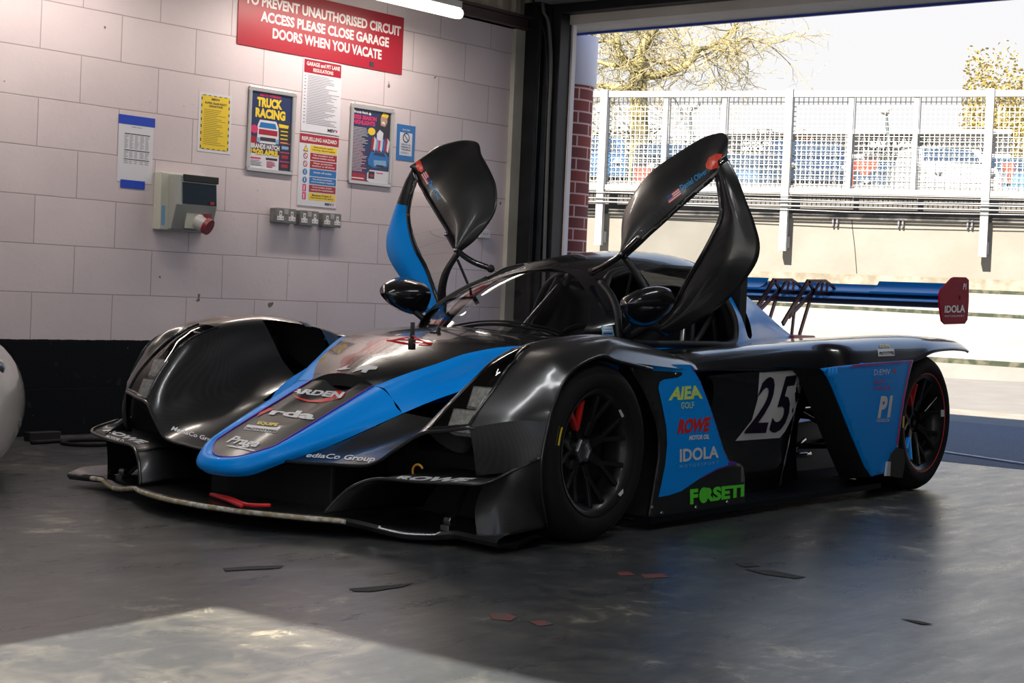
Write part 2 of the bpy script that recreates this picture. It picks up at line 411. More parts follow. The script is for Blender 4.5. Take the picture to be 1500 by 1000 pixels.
# ------------------------------------------------------------------ fence line frame (pit wall runs obliquely to the garage)
RH = Vector((RT.x, RT.y, 0)).normalized(); FH = Vector((FW.x, FW.y, 0)).normalized()
def FENp(px, py, dz=0):
    """point on the vertical plane of the pit wall through a photo pixel; dz moves the plane away."""
    r = ray(px, py); A = CAM + FH * (25 + dz) + RH * 4.097; dirn = RH * .936 - FH * .352; nn = Vector((dirn.y, -dirn.x, 0))
    return CAM + r * ((A - CAM).dot(nn) / r.dot(nn))
FD = (RH * .936 - FH * .352).normalized(); FNv = Vector((-FD.y, FD.x, 0)); FNv = -FNv if FNv.dot(FH) > 0 else FNv   # FNv points to the garage
F0 = FENp(1150, 300); F0.z = 0
def FQ(s, d, z): return F0 + FD * s + FNv * d + Vector((0, 0, z))
def fs(px, py, d=0):
    P = FENp(px, py, 0) if d == 0 else None
    if P is None:
        r = ray(px, py); A = F0 + FNv * d; P = CAM + r * ((A - CAM).dot(FNv) / r.dot(FNv))
    return (P - F0).dot(FD), P.z
# lane: rises slightly to the terrace; rows given by photo lines at increasing distance
g = Geo()
def lane_row(dz, pl, pr):
    a = FENp(*pl, dz); b = FENp(*pr, dz); d = (b - a).normalized(); l = Vector((d.x, d.y, 0)); return a - d * 3 - l * 10, b + d * 2 + l * 7
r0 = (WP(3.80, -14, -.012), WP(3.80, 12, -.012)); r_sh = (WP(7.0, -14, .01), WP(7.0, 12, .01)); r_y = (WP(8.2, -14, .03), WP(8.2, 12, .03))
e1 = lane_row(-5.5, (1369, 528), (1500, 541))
g.add([r0[0], r0[1], r_sh[1], r_sh[0]], [(0, 1, 2, 3)], M_ASPH)  # bluish dark asphalt up to the building's shadow edge, shade put into the colour
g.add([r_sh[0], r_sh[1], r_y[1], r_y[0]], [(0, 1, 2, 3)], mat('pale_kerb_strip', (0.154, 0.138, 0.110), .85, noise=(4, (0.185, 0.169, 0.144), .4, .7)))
g.add([r_y[0], r_y[1], e1[1], e1[0]], [(0, 1, 2, 3)], M_LANE)  # paler colour for the lane beyond the shadow, sun put into the colour
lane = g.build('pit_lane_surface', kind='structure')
# faint white joint lines on the shaded asphalt
M_WL = mat('worn_white_line', (.62, .64, .66), .7, noise=(14, (.35, .37, .4), .4, .6))
for (x0, y0, x1, y1) in ((1395, 636, 1500, 650), (1392, 663, 1500, 679)):
    a = U(x0, y0, 'z', -.004); b = U(x1, y1, 'z', -.004); d = (b - a).normalized(); a -= d * 6; b += d * 4; q = d.cross(WU).normalized() * .022
    g = Geo(); g.add([a - q, b - q, b + q, a + q], [(0, 1, 2, 3)], M_WL); o = g.build('lane_line', kind='structure')
    o.location.z = .004
# terrace steps up to the pit wall
M_STEP = mat('white_terrace_concrete', (0.173, 0.169, 0.157), .85, noise=(1.2, (0.199, 0.194, 0.183), .4, .7), bump=(20, .2))
M_MOSS = mat('mossy_gap', (0.017, 0.024, 0.012), .95, noise=(8, (0.072, 0.067, 0.048), .45, .6))
lines = [(-5.5, (1369, 528), (1500, 541), .06), (-4.0, (1350, 492), (1500, 504), .02), (-2.4, (1350, 457), (1500, 469), .05), (-.9, (1417, 428), (1500, 433), .05)]
g = Geo()
for i, (dz, a, b, h) in enumerate(lines):
    lo = lane_row(dz, a, b); hi = [p + Vector((0, 0, h)) for p in lo]
    g.add([lo[0], lo[1], hi[1], hi[0]], [(0, 1, 2, 3)], M_MOSS if i != 1 else M_STEP)
    nx = lane_row(*lines[i+1][:3]) if i < 3 else [p + FH * .9 for p in hi]
    g.add([hi[0], hi[1], nx[1], nx[0]], [(0, 1, 2, 3)], M_STEP)
g.build('terrace_steps', kind='structure')
g = Geo(); z = -.01
g.add([WP(-5.25, -20, z), WP(-5.25, 30, z), WP(-40, 30, z), WP(-40, -20, z)], [(0, 1, 2, 3)], M_GROUND); g.build('yard_ground', kind='structure')
# pit wall
zt = fs(1200, 318)[1]
g = Geo()
def FB(g, s0, s1, d0, d1, z0, z1, m):
    vs = [FQ(s, d, zz) for zz in (z0, z1) for s, d in ((s0, d0), (s1, d0), (s1, d1), (s0, d1))]
    return g.add(vs, [(0,3,2,1),(4,5,6,7),(0,1,5,4),(1,2,6,5),(2,3,7,6),(3,0,4,7)], m)
FB(g, -16, 8, -.35, 0, .3, zt, mat('sunlit_render', (0.144, 0.134, 0.117), .9, noise=(1.4, (0.164, 0.153, 0.137), .4, .65), bump=(14, .3)))
pw = g.build('pit_wall', kind='structure')
g = Geo(); FB(g, -16, 8, -.02, .28, .5, fs(1450, 428)[1] + .18, mat('crumbling_ledge', (0.129, 0.111, 0.083), .95, noise=(5, (0.185, 0.169, 0.142), .4, .6), bump=(12, 1))); g.build('trim_1', kind='structure')
# far paddock behind the wall
ZGR = 3.45
g = Geo(); g.add([FQ(-60, -.3, zt - .3), FQ(30, -.3, zt - .3), FQ(30, -11, ZGR), FQ(-60, -11, ZGR), FQ(-60, -70, ZGR), FQ(30, -70, ZGR)], [(0, 1, 2, 3), (3, 2, 5, 4)], M_GROUND); g.build('paddock_ground', kind='structure')
ZP = zt - .35
# ------------------------------------------------------------------ garage shell

g = Geo()
WBOX(g, 3.98, 4.28, -.6, 8.6, 2.60, 2.98, M_CONC)                              # lintel beam
g.build('trim_8', kind='structure'); g = Geo(); WBOX(g, 3.83, 4.25, 4.25, 9.2, -.05, 2.98, mat('charcoal_shutter', (.05, .055, .06), .6)); g.build('wall_front', kind='structure')
g = Geo(); WBOX(g, 4.28, 4.30, .1, 8.6, 2.585, 2.625, mat('blue_edge_strip', (.02, .06, .45), .4)); g.build('trim_2', kind='structure')
g = Geo(); WBOX(g, -5.24, 4.28, -.2, 9.2, 2.98, 3.05, M_CEIL); g.build('ceiling', kind='structure')
g = Geo(); WBOX(g, -5.4, 3.83, 9.0, 9.2, -.05, 2.98, mat('far_blockwork', (.55, .52, .50), .7)); g.build('wall_right', kind='structure')
g = Geo(); M_RW = mat('rear_blockwork', (.55, .52, .50), .7)
WBOX(g, -5.16, -5.10, -.0, 4.17, -.05, 2.98, M_RW); WBOX(g, -5.16, -5.10, 8.6, 9.2, -.05, 2.98, M_RW); WBOX(g, -5.16, -5.10, 4.17, 8.6, 2.86, 2.98, M_RW); g.build('wall_rear', kind='structure')
# eaves: corrugated sheet, brown beam and cream corner trim above and beside the block wall
g = Geo(); zb = 2.565
WBOX(g, -5.4, 3.90, 0, .05, zb, zb + .07, mat('brown_beam_paint', (.065, .04, .038), .5)); WBOX(g, -5.4, 3.90, 0, .085, zb + .07, zb + .088, MATS['brown_beam_paint'])
WBOX(g, -5.4, 3.90, 0, .085, zb + .01, zb + .0, MATS['brown_beam_paint']); g.build('trim_3', kind='structure')
g = Geo(); rows = [[], []]; k = 0; s = -5.4
while s < 3.86:
    for ds, d in ((0, .01), (.05, .01), (.07, .035), (.12, .035), (.14, .01)):
        rows[0].append(WP(s + ds, d + .004, zb + .08)); rows[1].append(WP(s + ds, d + .004, 2.98))
    s += .14
g.grid(rows, mat('corrugated_sheet', (.42, .34, .28), .45, noise=(2.5, (.28, .31, .26), .35, .65))); g.build('corrugated_cladding', kind='structure')
g = Geo(); WBOX(g, 3.79, 3.885, 0, .035, 0, zb, M_WOODW); g.build('trim_4', kind='structure')
# black steel door frame
g = Geo()
WBOX(g, 3.885, 3.93, -.1, .14, -.05, 2.75, M_STEEL); WBOX(g, 3.885, 4.02, .14, .16, -.05, 2.75, M_STEEL2)
WBOX(g, 3.90, 4.02, .16, .25, -.05, 2.72, M_STEEL2); WBOX(g, 3.86, 3.90, .17, .19, -.05, 2.72, M_STEEL)
WBOX(g, 3.885, 4.02, .25, .33, -.05, 2.72, M_STEEL); WBOX(g, 3.86, 3.885, .255, .262, -.05, 2.7, M_STEEL)
WBOX(g, 3.88, 3.98, .14, 8.6, 2.66, 2.72, M_STEEL); WBOX(g, 3.86, 3.98, .14, 8.6, 2.72, 2.74, M_STEEL2)
g.build('door_1', kind='structure', bevel=.004)
g = Geo(); WBOX(g, 4.0, 4.04, .33, .345, -.05, 2.62, mat('bright_edge_trim', (.75, .70, .72), .5)); g.build('trim_5', kind='structure')
g = Geo(); WBOX(g, 3.55, 3.88, .25, 8.6, 2.72, 2.98, M_CEIL); g.build('roller_door_housing', kind='structure')
# cables on the frame
g = Geo()
for pts, r in (([wpx_ for wpx_ in ((795, 0), (797, 18), (803, 30), (806, 60), (807, 100), (803, 200), (797, 385))], .012),):
    P = []
    for a, b in pts:
        rr = ray(a, b); Q = WB + WD * 3.86; t = (Q - CAM).dot(WD) / rr.dot(WD); P.append(CAM + rr * t)
    P.append(Vector((P[-1].x, P[-1].y + .02, .1)))
    g.tube(cr(P, 6), r, mat('grey_cable_sheath', (.10, .105, .10), .45), 8)
P = []
for a, b in ((781, 0), (789, 22), (797, 45), (801, 80), (801, 130)):
    rr = ray(a, b); Q = WB + WD * 3.868; t = (Q - CAM).dot(WD) / rr.dot(WD); P.append(CAM + rr * t)
g.tube(cr(P, 6), .006, mat('black_cable_sheath', (.01, .01, .01), .5), 8)
tag(g.build('door_cable', smooth=180), 'grey cable running down the black steel door frame', 'cable')
# brick pillar outside with pale capping
cx = (WP(4.42, -.02, 0)); g = Geo(); prof = 28; R = .19
rows = [[cx + Vector((R * math.cos(t), R * math.sin(t), z)) for t in [2 * math.pi * k / prof for k in range(prof + 1)]] for z in (-.05, 2.26)]
g.grid([list(r) for r in rows], brick_mat()); o = g.build('brick_pillar', smooth=180, weld=False, kind='structure')
uv = o.data.uv_layers.new(name='UVMap')
for l in o.data.loops:
    v = o.data.vertices[l.vertex_index]; i = l.vertex_index % (prof + 1); uv.data[l.index].uv = (i / prof * 2 * math.pi * R, v.co.z)
M_CAP = mat('lilac_white_capping', (.80, .80, .92), .5)
g = Geo(); g.tube([cx + Vector((0, 0, 2.26)), cx + Vector((0, 0, 2.27)), cx + Vector((0, 0, 2.60))], [R + .012, R + .02, R + .02], M_CAP, 32); g.build('trim_6', smooth=40, kind='structure')

# ------------------------------------------------------------------ fluorescent tubes
M_TUBE = mat('lit_tube', (1, 1, 1), .4, emit=(1, .90, .74), es=1.6)
M_LBODY = mat('light_body_white', (.7, .7, .68), .4)
tube_c = []
for i, (s, d, z, rot, lab) in enumerate((
        (2.05, .42, 2.475, 0, 'lit fluorescent strip light running along the block wall'), (-.1, .45, 2.5, 0, 'second strip light along the block wall, out of frame above the timetable'),)):  # second strip is added, unseen, to brighten the left of the wall
    t = thing('strip_light', lab, 'light', loc=WP(s, d, z))
    g = Geo(); g.tube([Vector(WD) * -.75, WD * .70, WD * .735, WD * .75], [.034, .034, .030, .016], M_TUBE, 16); g.build('diffuser', t, smooth=40)
    g = Geo(); g.bar(WD * -.76 + Vector((0, 0, .05)), WD * .72 + Vector((0, 0, .05)), .06, .04, M_LBODY); g.bar(Vector((0, 0, .06)), Vector((0, 0, 2.98 - z)), .02, .02, M_LBODY); g.build('body', t)
    l = area('strip_lamp', (0, 0, -.04), (1.4, .06), 7 if i == 0 else 6, (1, .88, .78), (0, 0, math.radians(178.1))); l.parent = t
# added ceiling lamps further into the garage, unseen, as fill light for the bay
for i, (s, d, lb) in enumerate(((-1.2, 2.6, 'above the nose of the race car'), (-1.2, 5.6, 'above the middle of the bay'), (1.6, 4.3, 'above the near door of the race car'), (-4, 3.4, 'above the rear wall side'), (-4, 6.5, 'above the rear doorway'))):
    t = thing('strip_light', 'ceiling strip light out of frame ' + lb, 'light', 'ceiling strip lights out of frame', loc=WP(s, d, 2.9))
    g = Geo(); g.tube([WD * -.75, WD * .75], .03, M_TUBE, 12); g.build('diffuser', t, smooth=40)
    g = Geo(); g.bar(WD * -.76 + Vector((0, 0, .055)), WD * .76 + Vector((0, 0, .055)), .08, .05, M_LBODY); g.build('body', t)
    l = area('strip_lamp', (0, 0, -.04), (1.5, .08), 5, (.93, .96, 1), (0, 0, math.radians(178.1))); l.parent = t
# ================================================================== RACE CAR
def carbon_mat(name, base=(.006, .0065, .007), hi=(.019, .020, .021), rough=.28, scale=260, coat=.6):
    m, n, b = nodes(name); tc = n.nodes.new('ShaderNodeTexCoord')
    mp = n.nodes.new('ShaderNodeMapping'); mp.inputs['Rotation'].default_value = (.78, .6, .78); n.links.new(tc.outputs['Object'], mp.inputs[0])
    ck = tex(n, 'Checker', scale, mp.outputs[0]); ck.inputs['Color1'].default_value = (*base, 1); ck.inputs['Color2'].default_value = (*hi, 1)
    n.links.new(ck.outputs[0], b.inputs['Base Color']); b.inputs['Roughness'].default_value = rough; b.inputs['Coat Weight'].default_value = coat; b.inputs['Coat Roughness'].default_value = .12
    return m
M_CARB = carbon_mat('carbon_weave')
M_CARBM = carbon_mat('satin_carbon', rough=.42, coat=.25)
M_BLK = mat('gloss_black_paint', (.007, .007, .009), .22, coat=.7)
M_BLKM = mat('matt_black', (.008, .008, .009), .55)
M_DARK = mat('cavity_black', (.004, .004, .005), .7)
M_BLUE = mat('gloss_blue_paint', (.0, .32, 1.0), .36, coat=.1, spec=.18)
M_PURP = mat('purple_pinstripe', (.13, .02, .42), .35)
M_MAG = mat('magenta_edge', (.45, .02, .22), .4)
M_WHT = mat('white_vinyl', (.78, .78, .80), .4)
M_SILV = mat('grey_silver_vinyl', (.55, .56, .58), .35)
M_RED = mat('red_vinyl', (.70, .02, .02), .4)
M_YEL = mat('yellow_vinyl', (.80, .62, .03), .4)
M_LIME = mat('lime_vinyl', (.72, .95, .20), .45)
M_GRN = mat('bright_green_vinyl', (.12, .85, .05), .45)
M_CYAN = mat('cyan_vinyl', (.02, .36, .80), .45)
M_NAVY = mat('navy_vinyl', (.01, .02, .16), .4)
M_SKYV = mat('light_blue_vinyl', (.25, .50, .75), .4)
M_ALU = mat('bright_aluminium', (.6, .6, .62), .25, metal=1)
M_CHR = mat('dull_steel', (.35, .35, .37), .35, metal=1)
M_RUB = mat('tyre_rubber', (.009, .009, .010), .8, spec=.25, bump=(90, .25))
M_RIM = mat('black_wheel_paint', (.008, .008, .009), .38, coat=.15, spec=.3)
M_GLASS = glass_mat('windscreen_polycarbonate', (.80, .82, .84))
M_LENSC = glass_mat('headlight_cover_clear', (.80, .78, .74))
M_WORN = mat('worn_gold_edge', (.42, .34, .20), .6, noise=(40, (.72, .68, .60), .45, .6))
M_PLUM = mat('plum_anodised', (.06, .018, .03), .35, metal=.6)
M_WRED = mat('crimson_endplate', (.42, .006, .03), .6, spec=.08)
M_LAMP = mat('lamp_reflector', (.75, .76, .76), .2, metal=.3, noise=(90, (.4, .42, .42), .45, .6))

car = thing('race_car', 'black and blue closed-cockpit race car number 25 with both doors raised', 'race car')
V = Vector
def P(name, g, parent=None, **k): return g.build(name, parent or car, **k)
def both_sides(fn, name, parent=None, **k):
    a = P(name, fn(), parent, **k); b = P(name, fn().mirror(), parent, **k); return a, b

# ---------------------------------------------------------------- splitter
LE = [(0, .733, .060), (.17, .722, .060), (.30, .690, .060), (.42, .640, .058), (.50, .592, .056), (.57, .555, .046), (.65, .530, .034), (.72, .510, .029), (.80, .480, .034), (.86, .457, .043), (.95, .457, .041), (1.05, .470, .040)]
ys = [-1.05 + 2.1 * i / 120 for i in range(121)]
lx = cr([V((y, x, z)) for y, x, z in LE], 8)
def lead(y):
    a = abs(y); return interp(a, [(p.x, p.y) for p in lx]), interp(a, [(p.x, p.z) for p in lx])
rows = []
for y in ys:
    x, z = lead(y); a = abs(y); e = max(0, (a - .97) / .08)
    zb = .060 if a < .55 else .050
    zz = zb + .02 * e; xb = .0 if a < .76 else .19
    rows.append([V((xb, y, zz - .012)), V((x - .10, y, zz - .028 - .01 * e)), V((x - .012, y, z - .016)), V((x, y, z)), V((x - .008, y, z + .010)), V((x - .07, y, max(z, zz - .01) + .008)), V((x - .16, y, zz)), V((xb, y, zz))])
g = Geo(); g.grid(rows, M_CARB); P('splitter', g, smooth=50)
spl = car.children[-1]
g = Geo(); P_ = [V((lead(y)[0] + .002, y, lead(y)[1] - .001)) for y in [-.92 + 1.44 * i / 90 for i in range(91)]]
g.tube(P_, .0085, M_WORN, 6); g.build('worn_leading_edge', spl, smooth=180, label='scuffed gold-coloured leading edge')
for pts in ([(309, 724), (330, 731), (345, 737), (354, 741)], [(309, 724), (335, 729), (362, 739), (396, 740)]):
    g = Geo(); Q = cr([U(a, b, 'z', .076 + .006 * i) for i, (a, b) in enumerate(pts)], 4); g.tube(Q, .0065, mat('red_strap', (.75, .015, .02), .5), 6)
    g.build('tow_strap', spl, smooth=180, label='red tow strap lying on the splitter')
for sx in (1, -1):
    g = Geo(); a = V((.40, sx * .80, .052)); g.tube([a, V((.22, sx * .74, .20))], .008, M_BLKM, 8); g.build('stay_rod', spl, smooth=60)
    g = Geo(); g.box((.375, sx * .80 - .018, .045), (.425, sx * .80 + .018, .062), M_CHR); g.tube([a + V((0, -.014, .022)), a + V((0, .014, .022))], .016, M_CHR, 10); g.build('stay_bracket', spl, bevel=.002)

# ---------------------------------------------------------------- nose : black centre panel + blue band
def zpan(x, y):
    ze = interp(x, [(.07, .458), (.53, .264), (.605, .233), (.641, .215)])
    c = .012 * (1 - min(1, (y / .15)) ** 2) if x < .56 else .012 * (1 - (y / .15) ** 2) * max(0, (.641 - x) / .08)
    gr = .035 * max(0, min(1, (.42 - x) / .32)) * max(0, 1 - (y / .085) ** 2)
    return ze + c - gr
half = [(.645, 0), (.640, .035), (.625, .068), (.596, .100), (.565, .124), (.53, .140), (.40, .147), (.07, .154)]
out = [(x, y) for x, y in half] + [(x, -y) for x, y in half[::-1][:-1]]
g = patch(out, .014, lambda x, y: V((x, y, zpan(x, y))), M_CARBM); nose_panel = P('nose_panel', g, smooth=60)
inner = [(.645, 0, .215), (.640, .035, .217), (.625, .068, .223), (.596, .100, .237), (.565, .124, .250), (.53, .140, .264), (.40, .147, .319), (.07, .154, .458)]
mid = [(.693, 0, .196), (.688, .045, .197), (.674, .085, .200), (.648, .120, .207), (.612, .148, .219), (.565, .172, .237), (.42, .212, .292), (.09, .263, .419)]
outr = [(.664, 0, .157), (.660, .045, .157), (.646, .085, .160), (.622, .120, .167), (.585, .150, .185), (.527, .183, .211), (.38, .238, .262), (.11, .330, .374)]
rows3 = [inner, [tuple(V(a).lerp(V(b), .5) + V((.006, .003, .012))) for a, b in zip(inner, mid)], mid, [tuple(V(a).lerp(V(b), .5) + V((.012, .004, -.002))) for a, b in zip(mid, outr)], outr]
def band():
    full = [[V((x, -y, z)) for x, y, z in r[::-1]][:-1] + [V(p) for p in r] for r in rows3]
    return surf(full, 3, 5)
g = Geo(); g.grid(band(), M_BLUE); nose_band = P('nose_cone', g, smooth=60, label='gloss blue nose cone')
g = Geo(); C_ = cr([V((x, -y, z + .003)) for x, y, z in inner[::-1]][:-1] + [V((x, y, z + .003)) for x, y, z in inner], 6); g.tube(C_, .0032, M_PURP, 5); g.build('pinstripe', nose_band, smooth=180, label='purple pinstripe')

# ---------------------------------------------------------------- hood behind the seam
def zhood(x): return interp(x, [(-.95, .660), (-.62, .657), (-.45, .642), (-.3, .614), (-.1, .548), (.075, .480)])
hin = [(.07, .154, .458), (-.02, .225, .505), (-.12, .285, .545), (-.25, .335, .588), (-.42, .43, .618), (-.72, .52, .615), (-.95, .57, .612)]
hc = [V((x, 0, zhood(x))) for x, y, z in hin]
g = Geo(); R_ = []
for (x, y, z) in cr(hin, 5):
    r = []
    for k in range(-10, 11):
        t = k / 10; zc = zhood(x); r.append(V((x, y * t, z + (zc + .012 - z) * (1 - abs(t) ** 2.2))))
    R_.append(r)
g.grid(R_, M_BLK)
hood = P('hood', g, smooth=60)
g = Geo(); g.grid([[p for p in R_[0]], [p + V((.004, 0, -.045)) for p in R_[0]]], M_DARK); g.build('nose_duct', hood, label='dark slot behind the nose panel')
hmid = [(.09, .263, .419), (-.02, .315, .452), (-.15, .365, .490), (-.27, .41, .545), (-.45, .49, .572), (-.75, .57, .588), (-.95, .61, .593)]
hout = [(.11, .330, .374), (.02, .375, .415), (-.10, .42, .455), (-.25, .47, .490), (-.42, .53, .52), (-.72, .61, .55), (-.92, .66, .55)]
def hb():
    r = [hin, [tuple(V(a).lerp(V(b), .5) + V((0, .006, .014))) for a, b in zip(hin, hmid)], hmid, [tuple(V(a).lerp(V(b), .5) + V((0, .004, 0))) for a, b in zip(hmid, hout)], hout]
    g = Geo(); g.grid(surf([[V(p) for p in q] for q in r], 3, 5), M_BLUE); return g
both_sides(hb, 'hood_side', smooth=60, label='gloss blue hood side')

# ---------------------------------------------------------------- front fenders (left built, right mirrored)
ST = [
 [(.527,.183,.213),(.49,.340,.217),(.457,.498,.228),(.435,.590,.285),(.407,.672,.343),(.388,.760,.360),(.368,.840,.375),(.28,.93,.385),(.155,1.0,.400)],
 [(.37,.245,.266),(.33,.390,.262),(.31,.520,.290),(.315,.615,.345),(.324,.693,.428),(.322,.775,.443),(.318,.847,.440),(.24,.93,.448),(.145,1.0,.455)],
 [(.22,.295,.325),(.17,.425,.310),(.15,.545,.345),(.19,.635,.420),(.220,.718,.515),(.228,.79,.530),(.235,.853,.518),(.18,.93,.515),(.118,1.0,.505)],
 [(.10,.335,.375),(.03,.450,.362),(.03,.570,.405),(.08,.655,.490),(.125,.730,.576),(.145,.795,.592),(.160,.845,.575),(.11,.93,.570),(.07,1.0,.555)],
 [(-.05,.40,.420),(-.10,.500,.400),(-.10,.610,.460),(-.06,.680,.550),(-.02,.740,.626),(.01,.80,.643),(.05,.862,.628),(.02,.94,.615),(-.02,1.0,.595)],
 [(-.22,.46,.465),(-.25,.540,.440),(-.26,.640,.500),(-.25,.700,.590),(-.25,.760,.660),(-.26,.83,.678),(-.26,.888,.672),(-.20,.95,.650),(-.13,1.0,.615)],
 [(-.36,.50,.495),(-.40,.570,.470),(-.42,.650,.520),(-.43,.710,.590),(-.44,.770,.650),(-.46,.84,.668),(-.47,.905,.655),(-.40,.965,.625),(-.30,1.005,.575)],
 [(-.52,.55,.530),(-.56,.600,.510),(-.60,.680,.545),(-.62,.740,.590),(-.64,.790,.625),(-.68,.85,.632),(-.70,.915,.615),(-.66,.975,.595),(-.60,1.015,.568)],
 [(-.60,.57,.535),(-.64,.620,.515),(-.68,.700,.545),(-.71,.750,.580),(-.74,.800,.605),(-.76,.86,.610),(-.78,.920,.598),(-.75,.985,.582),(-.70,1.02,.563)],
]
_v9 = [U(a, b, 'y', 1.09) for a, b in ((804, 618), (808, 602), (815, 583), (825, 560), (845, 537), (880, 521), (905, 528))]
for _i, _p in enumerate(_v9):
    _a = V(ST[_i][6]); _m = _a.lerp(_p, .5); _m.z = max(_a.z, _p.z) * .5 + _m.z * .5 + .006; _m.y += .02
    ST[_i][7] = tuple(_m); ST[_i][8] = tuple(_p)
ST[7][7] = (-.66, .985, .597); ST[7][8] = (-.58, 1.035, .568); ST[8][8] = (-.70, 1.035, .563)
def nar(g):
    for v in g.v:
        if v.y < -.84: v.y = -.84 + (v.y + .84) * .35
    return g
NU, NV = 8, 6
FG = surf(ST, NU, NV)          # FG[i][j], i = u*NU, j = v*NV
def fender():
    g = Geo(); nI, nJ = len(FG), len(FG[0]); vs = [p for r in FG for p in r]; fsl = []; fb = []
    for i in range(nI - 1):
        for j in range(nJ - 1):
            u = (i + .5) / NU; v = (j + .5) / NV
            if 5.05 < u < 6.9 and 1.0 < v < 4.05: continue          # wheel-well outlet
            if 3.05 < u < 4.4 and v < .95: continue                      # eye-shaped vent beside the hood
            lo = 4.22 + .12 * math.sin(u)
            if .12 < u < 3.9 and lo < v < 5.95 - max(0, u - 3.2) * .9: continue   # headlight opening
            q = (i*nJ + j, i*nJ + j + 1, (i+1)*nJ + j + 1, (i+1)*nJ + j)
            fsl.append(q)
    g.add(vs, fsl, M_CARB)
    return g
def lampcover():
    g = Geo(); nJ = len(FG[0]); vs = [p for r in FG for p in r]; f = []
    for i in range(len(FG) - 1):
        for j in range(nJ - 1):
            u = (i + .5) / NU; v = (j + .5) / NV
            if .12 < u < 3.9 and 4.22 + .12 * math.sin(u) < v < 5.95 - max(0, u - 3.2) * .9: f.append((i*nJ + j, i*nJ + j + 1, (i+1)*nJ + j + 1, (i+1)*nJ + j))
    used = sorted({k for q in f for k in q}); mp = {k: i for i, k in enumerate(used)}
    g.add([vs[k] for k in used], [tuple(mp[k] for k in q) for q in f], M_LENSC); return g
def fg(u, v):
    i = min(len(FG) - 2, int(u * NU)); j = min(len(FG[0]) - 2, int(v * NV)); a = u * NU - i; b = v * NV - j
    return FG[i][j].lerp(FG[i+1][j], a).lerp(FG[i][j+1].lerp(FG[i+1][j+1], a), b)
def lampborder():
    L = [fg(.12 + 3.78 * t / 30, 4.22 + .12 * math.sin(.12 + 3.78 * t / 30)) for t in range(31)]
    Rr = [fg(.12 + 3.78 * t / 30, 5.95 - max(0, .12 + 3.78 * t / 30 - 3.2) * .9) for t in range(31)]
    g = Geo(); g.tube(L, .005, M_BLK, 6); g.tube(Rr, .007, M_BLK, 6)
    g.tube([fg(.12, 4.22 + (5.95 - 4.22) * t / 10) for t in range(11)], .007, M_BLK, 6); return g
def bucket():
    g = Geo(); rows = []
    for i in range(0, 33):
        u = .1 + 3.85 * i / 32; rows.append([fg(u, 4.1 + 1.95 * k / 10) + V((-.075, 0, -.085)) * math.sin(math.pi * min(1, max(0, k / 10))) ** .6 for k in range(11)])
    g.grid(rows, M_DARK); return g
def lamp_units():
    out = []
    for (u, v, w, h) in ((1.50, 5.15, .100, .080), (.66, 5.0, .100, .080)):
        c = fg(u, v) + V((-.035, 0, -.028)); g = Geo()
        R = Matrix.Rotation(math.radians(-24), 4, 'Y')
        def q(p): return c + R @ V(p)
        b = Geo(); b.box((-.03, -w/2, -h/2), (.012, w/2, h/2), M_LAMP); b.xf(Matrix.Translation(c) @ R)
        g.v, g.f, g.m, g.ms = b.v, b.f, b.m, b.ms
        g.box((.013, -w/2 + .006, -h/2 + .006), (.016, w/2 - .006, h/2 - .006), mat('headlamp_lens_glass', (.95, .97, .97), .3, noise=(60, (.65, .67, .68), .4, .6)), Matrix.Translation(c) @ R)
        out.append(g)
    return out
fenders = []
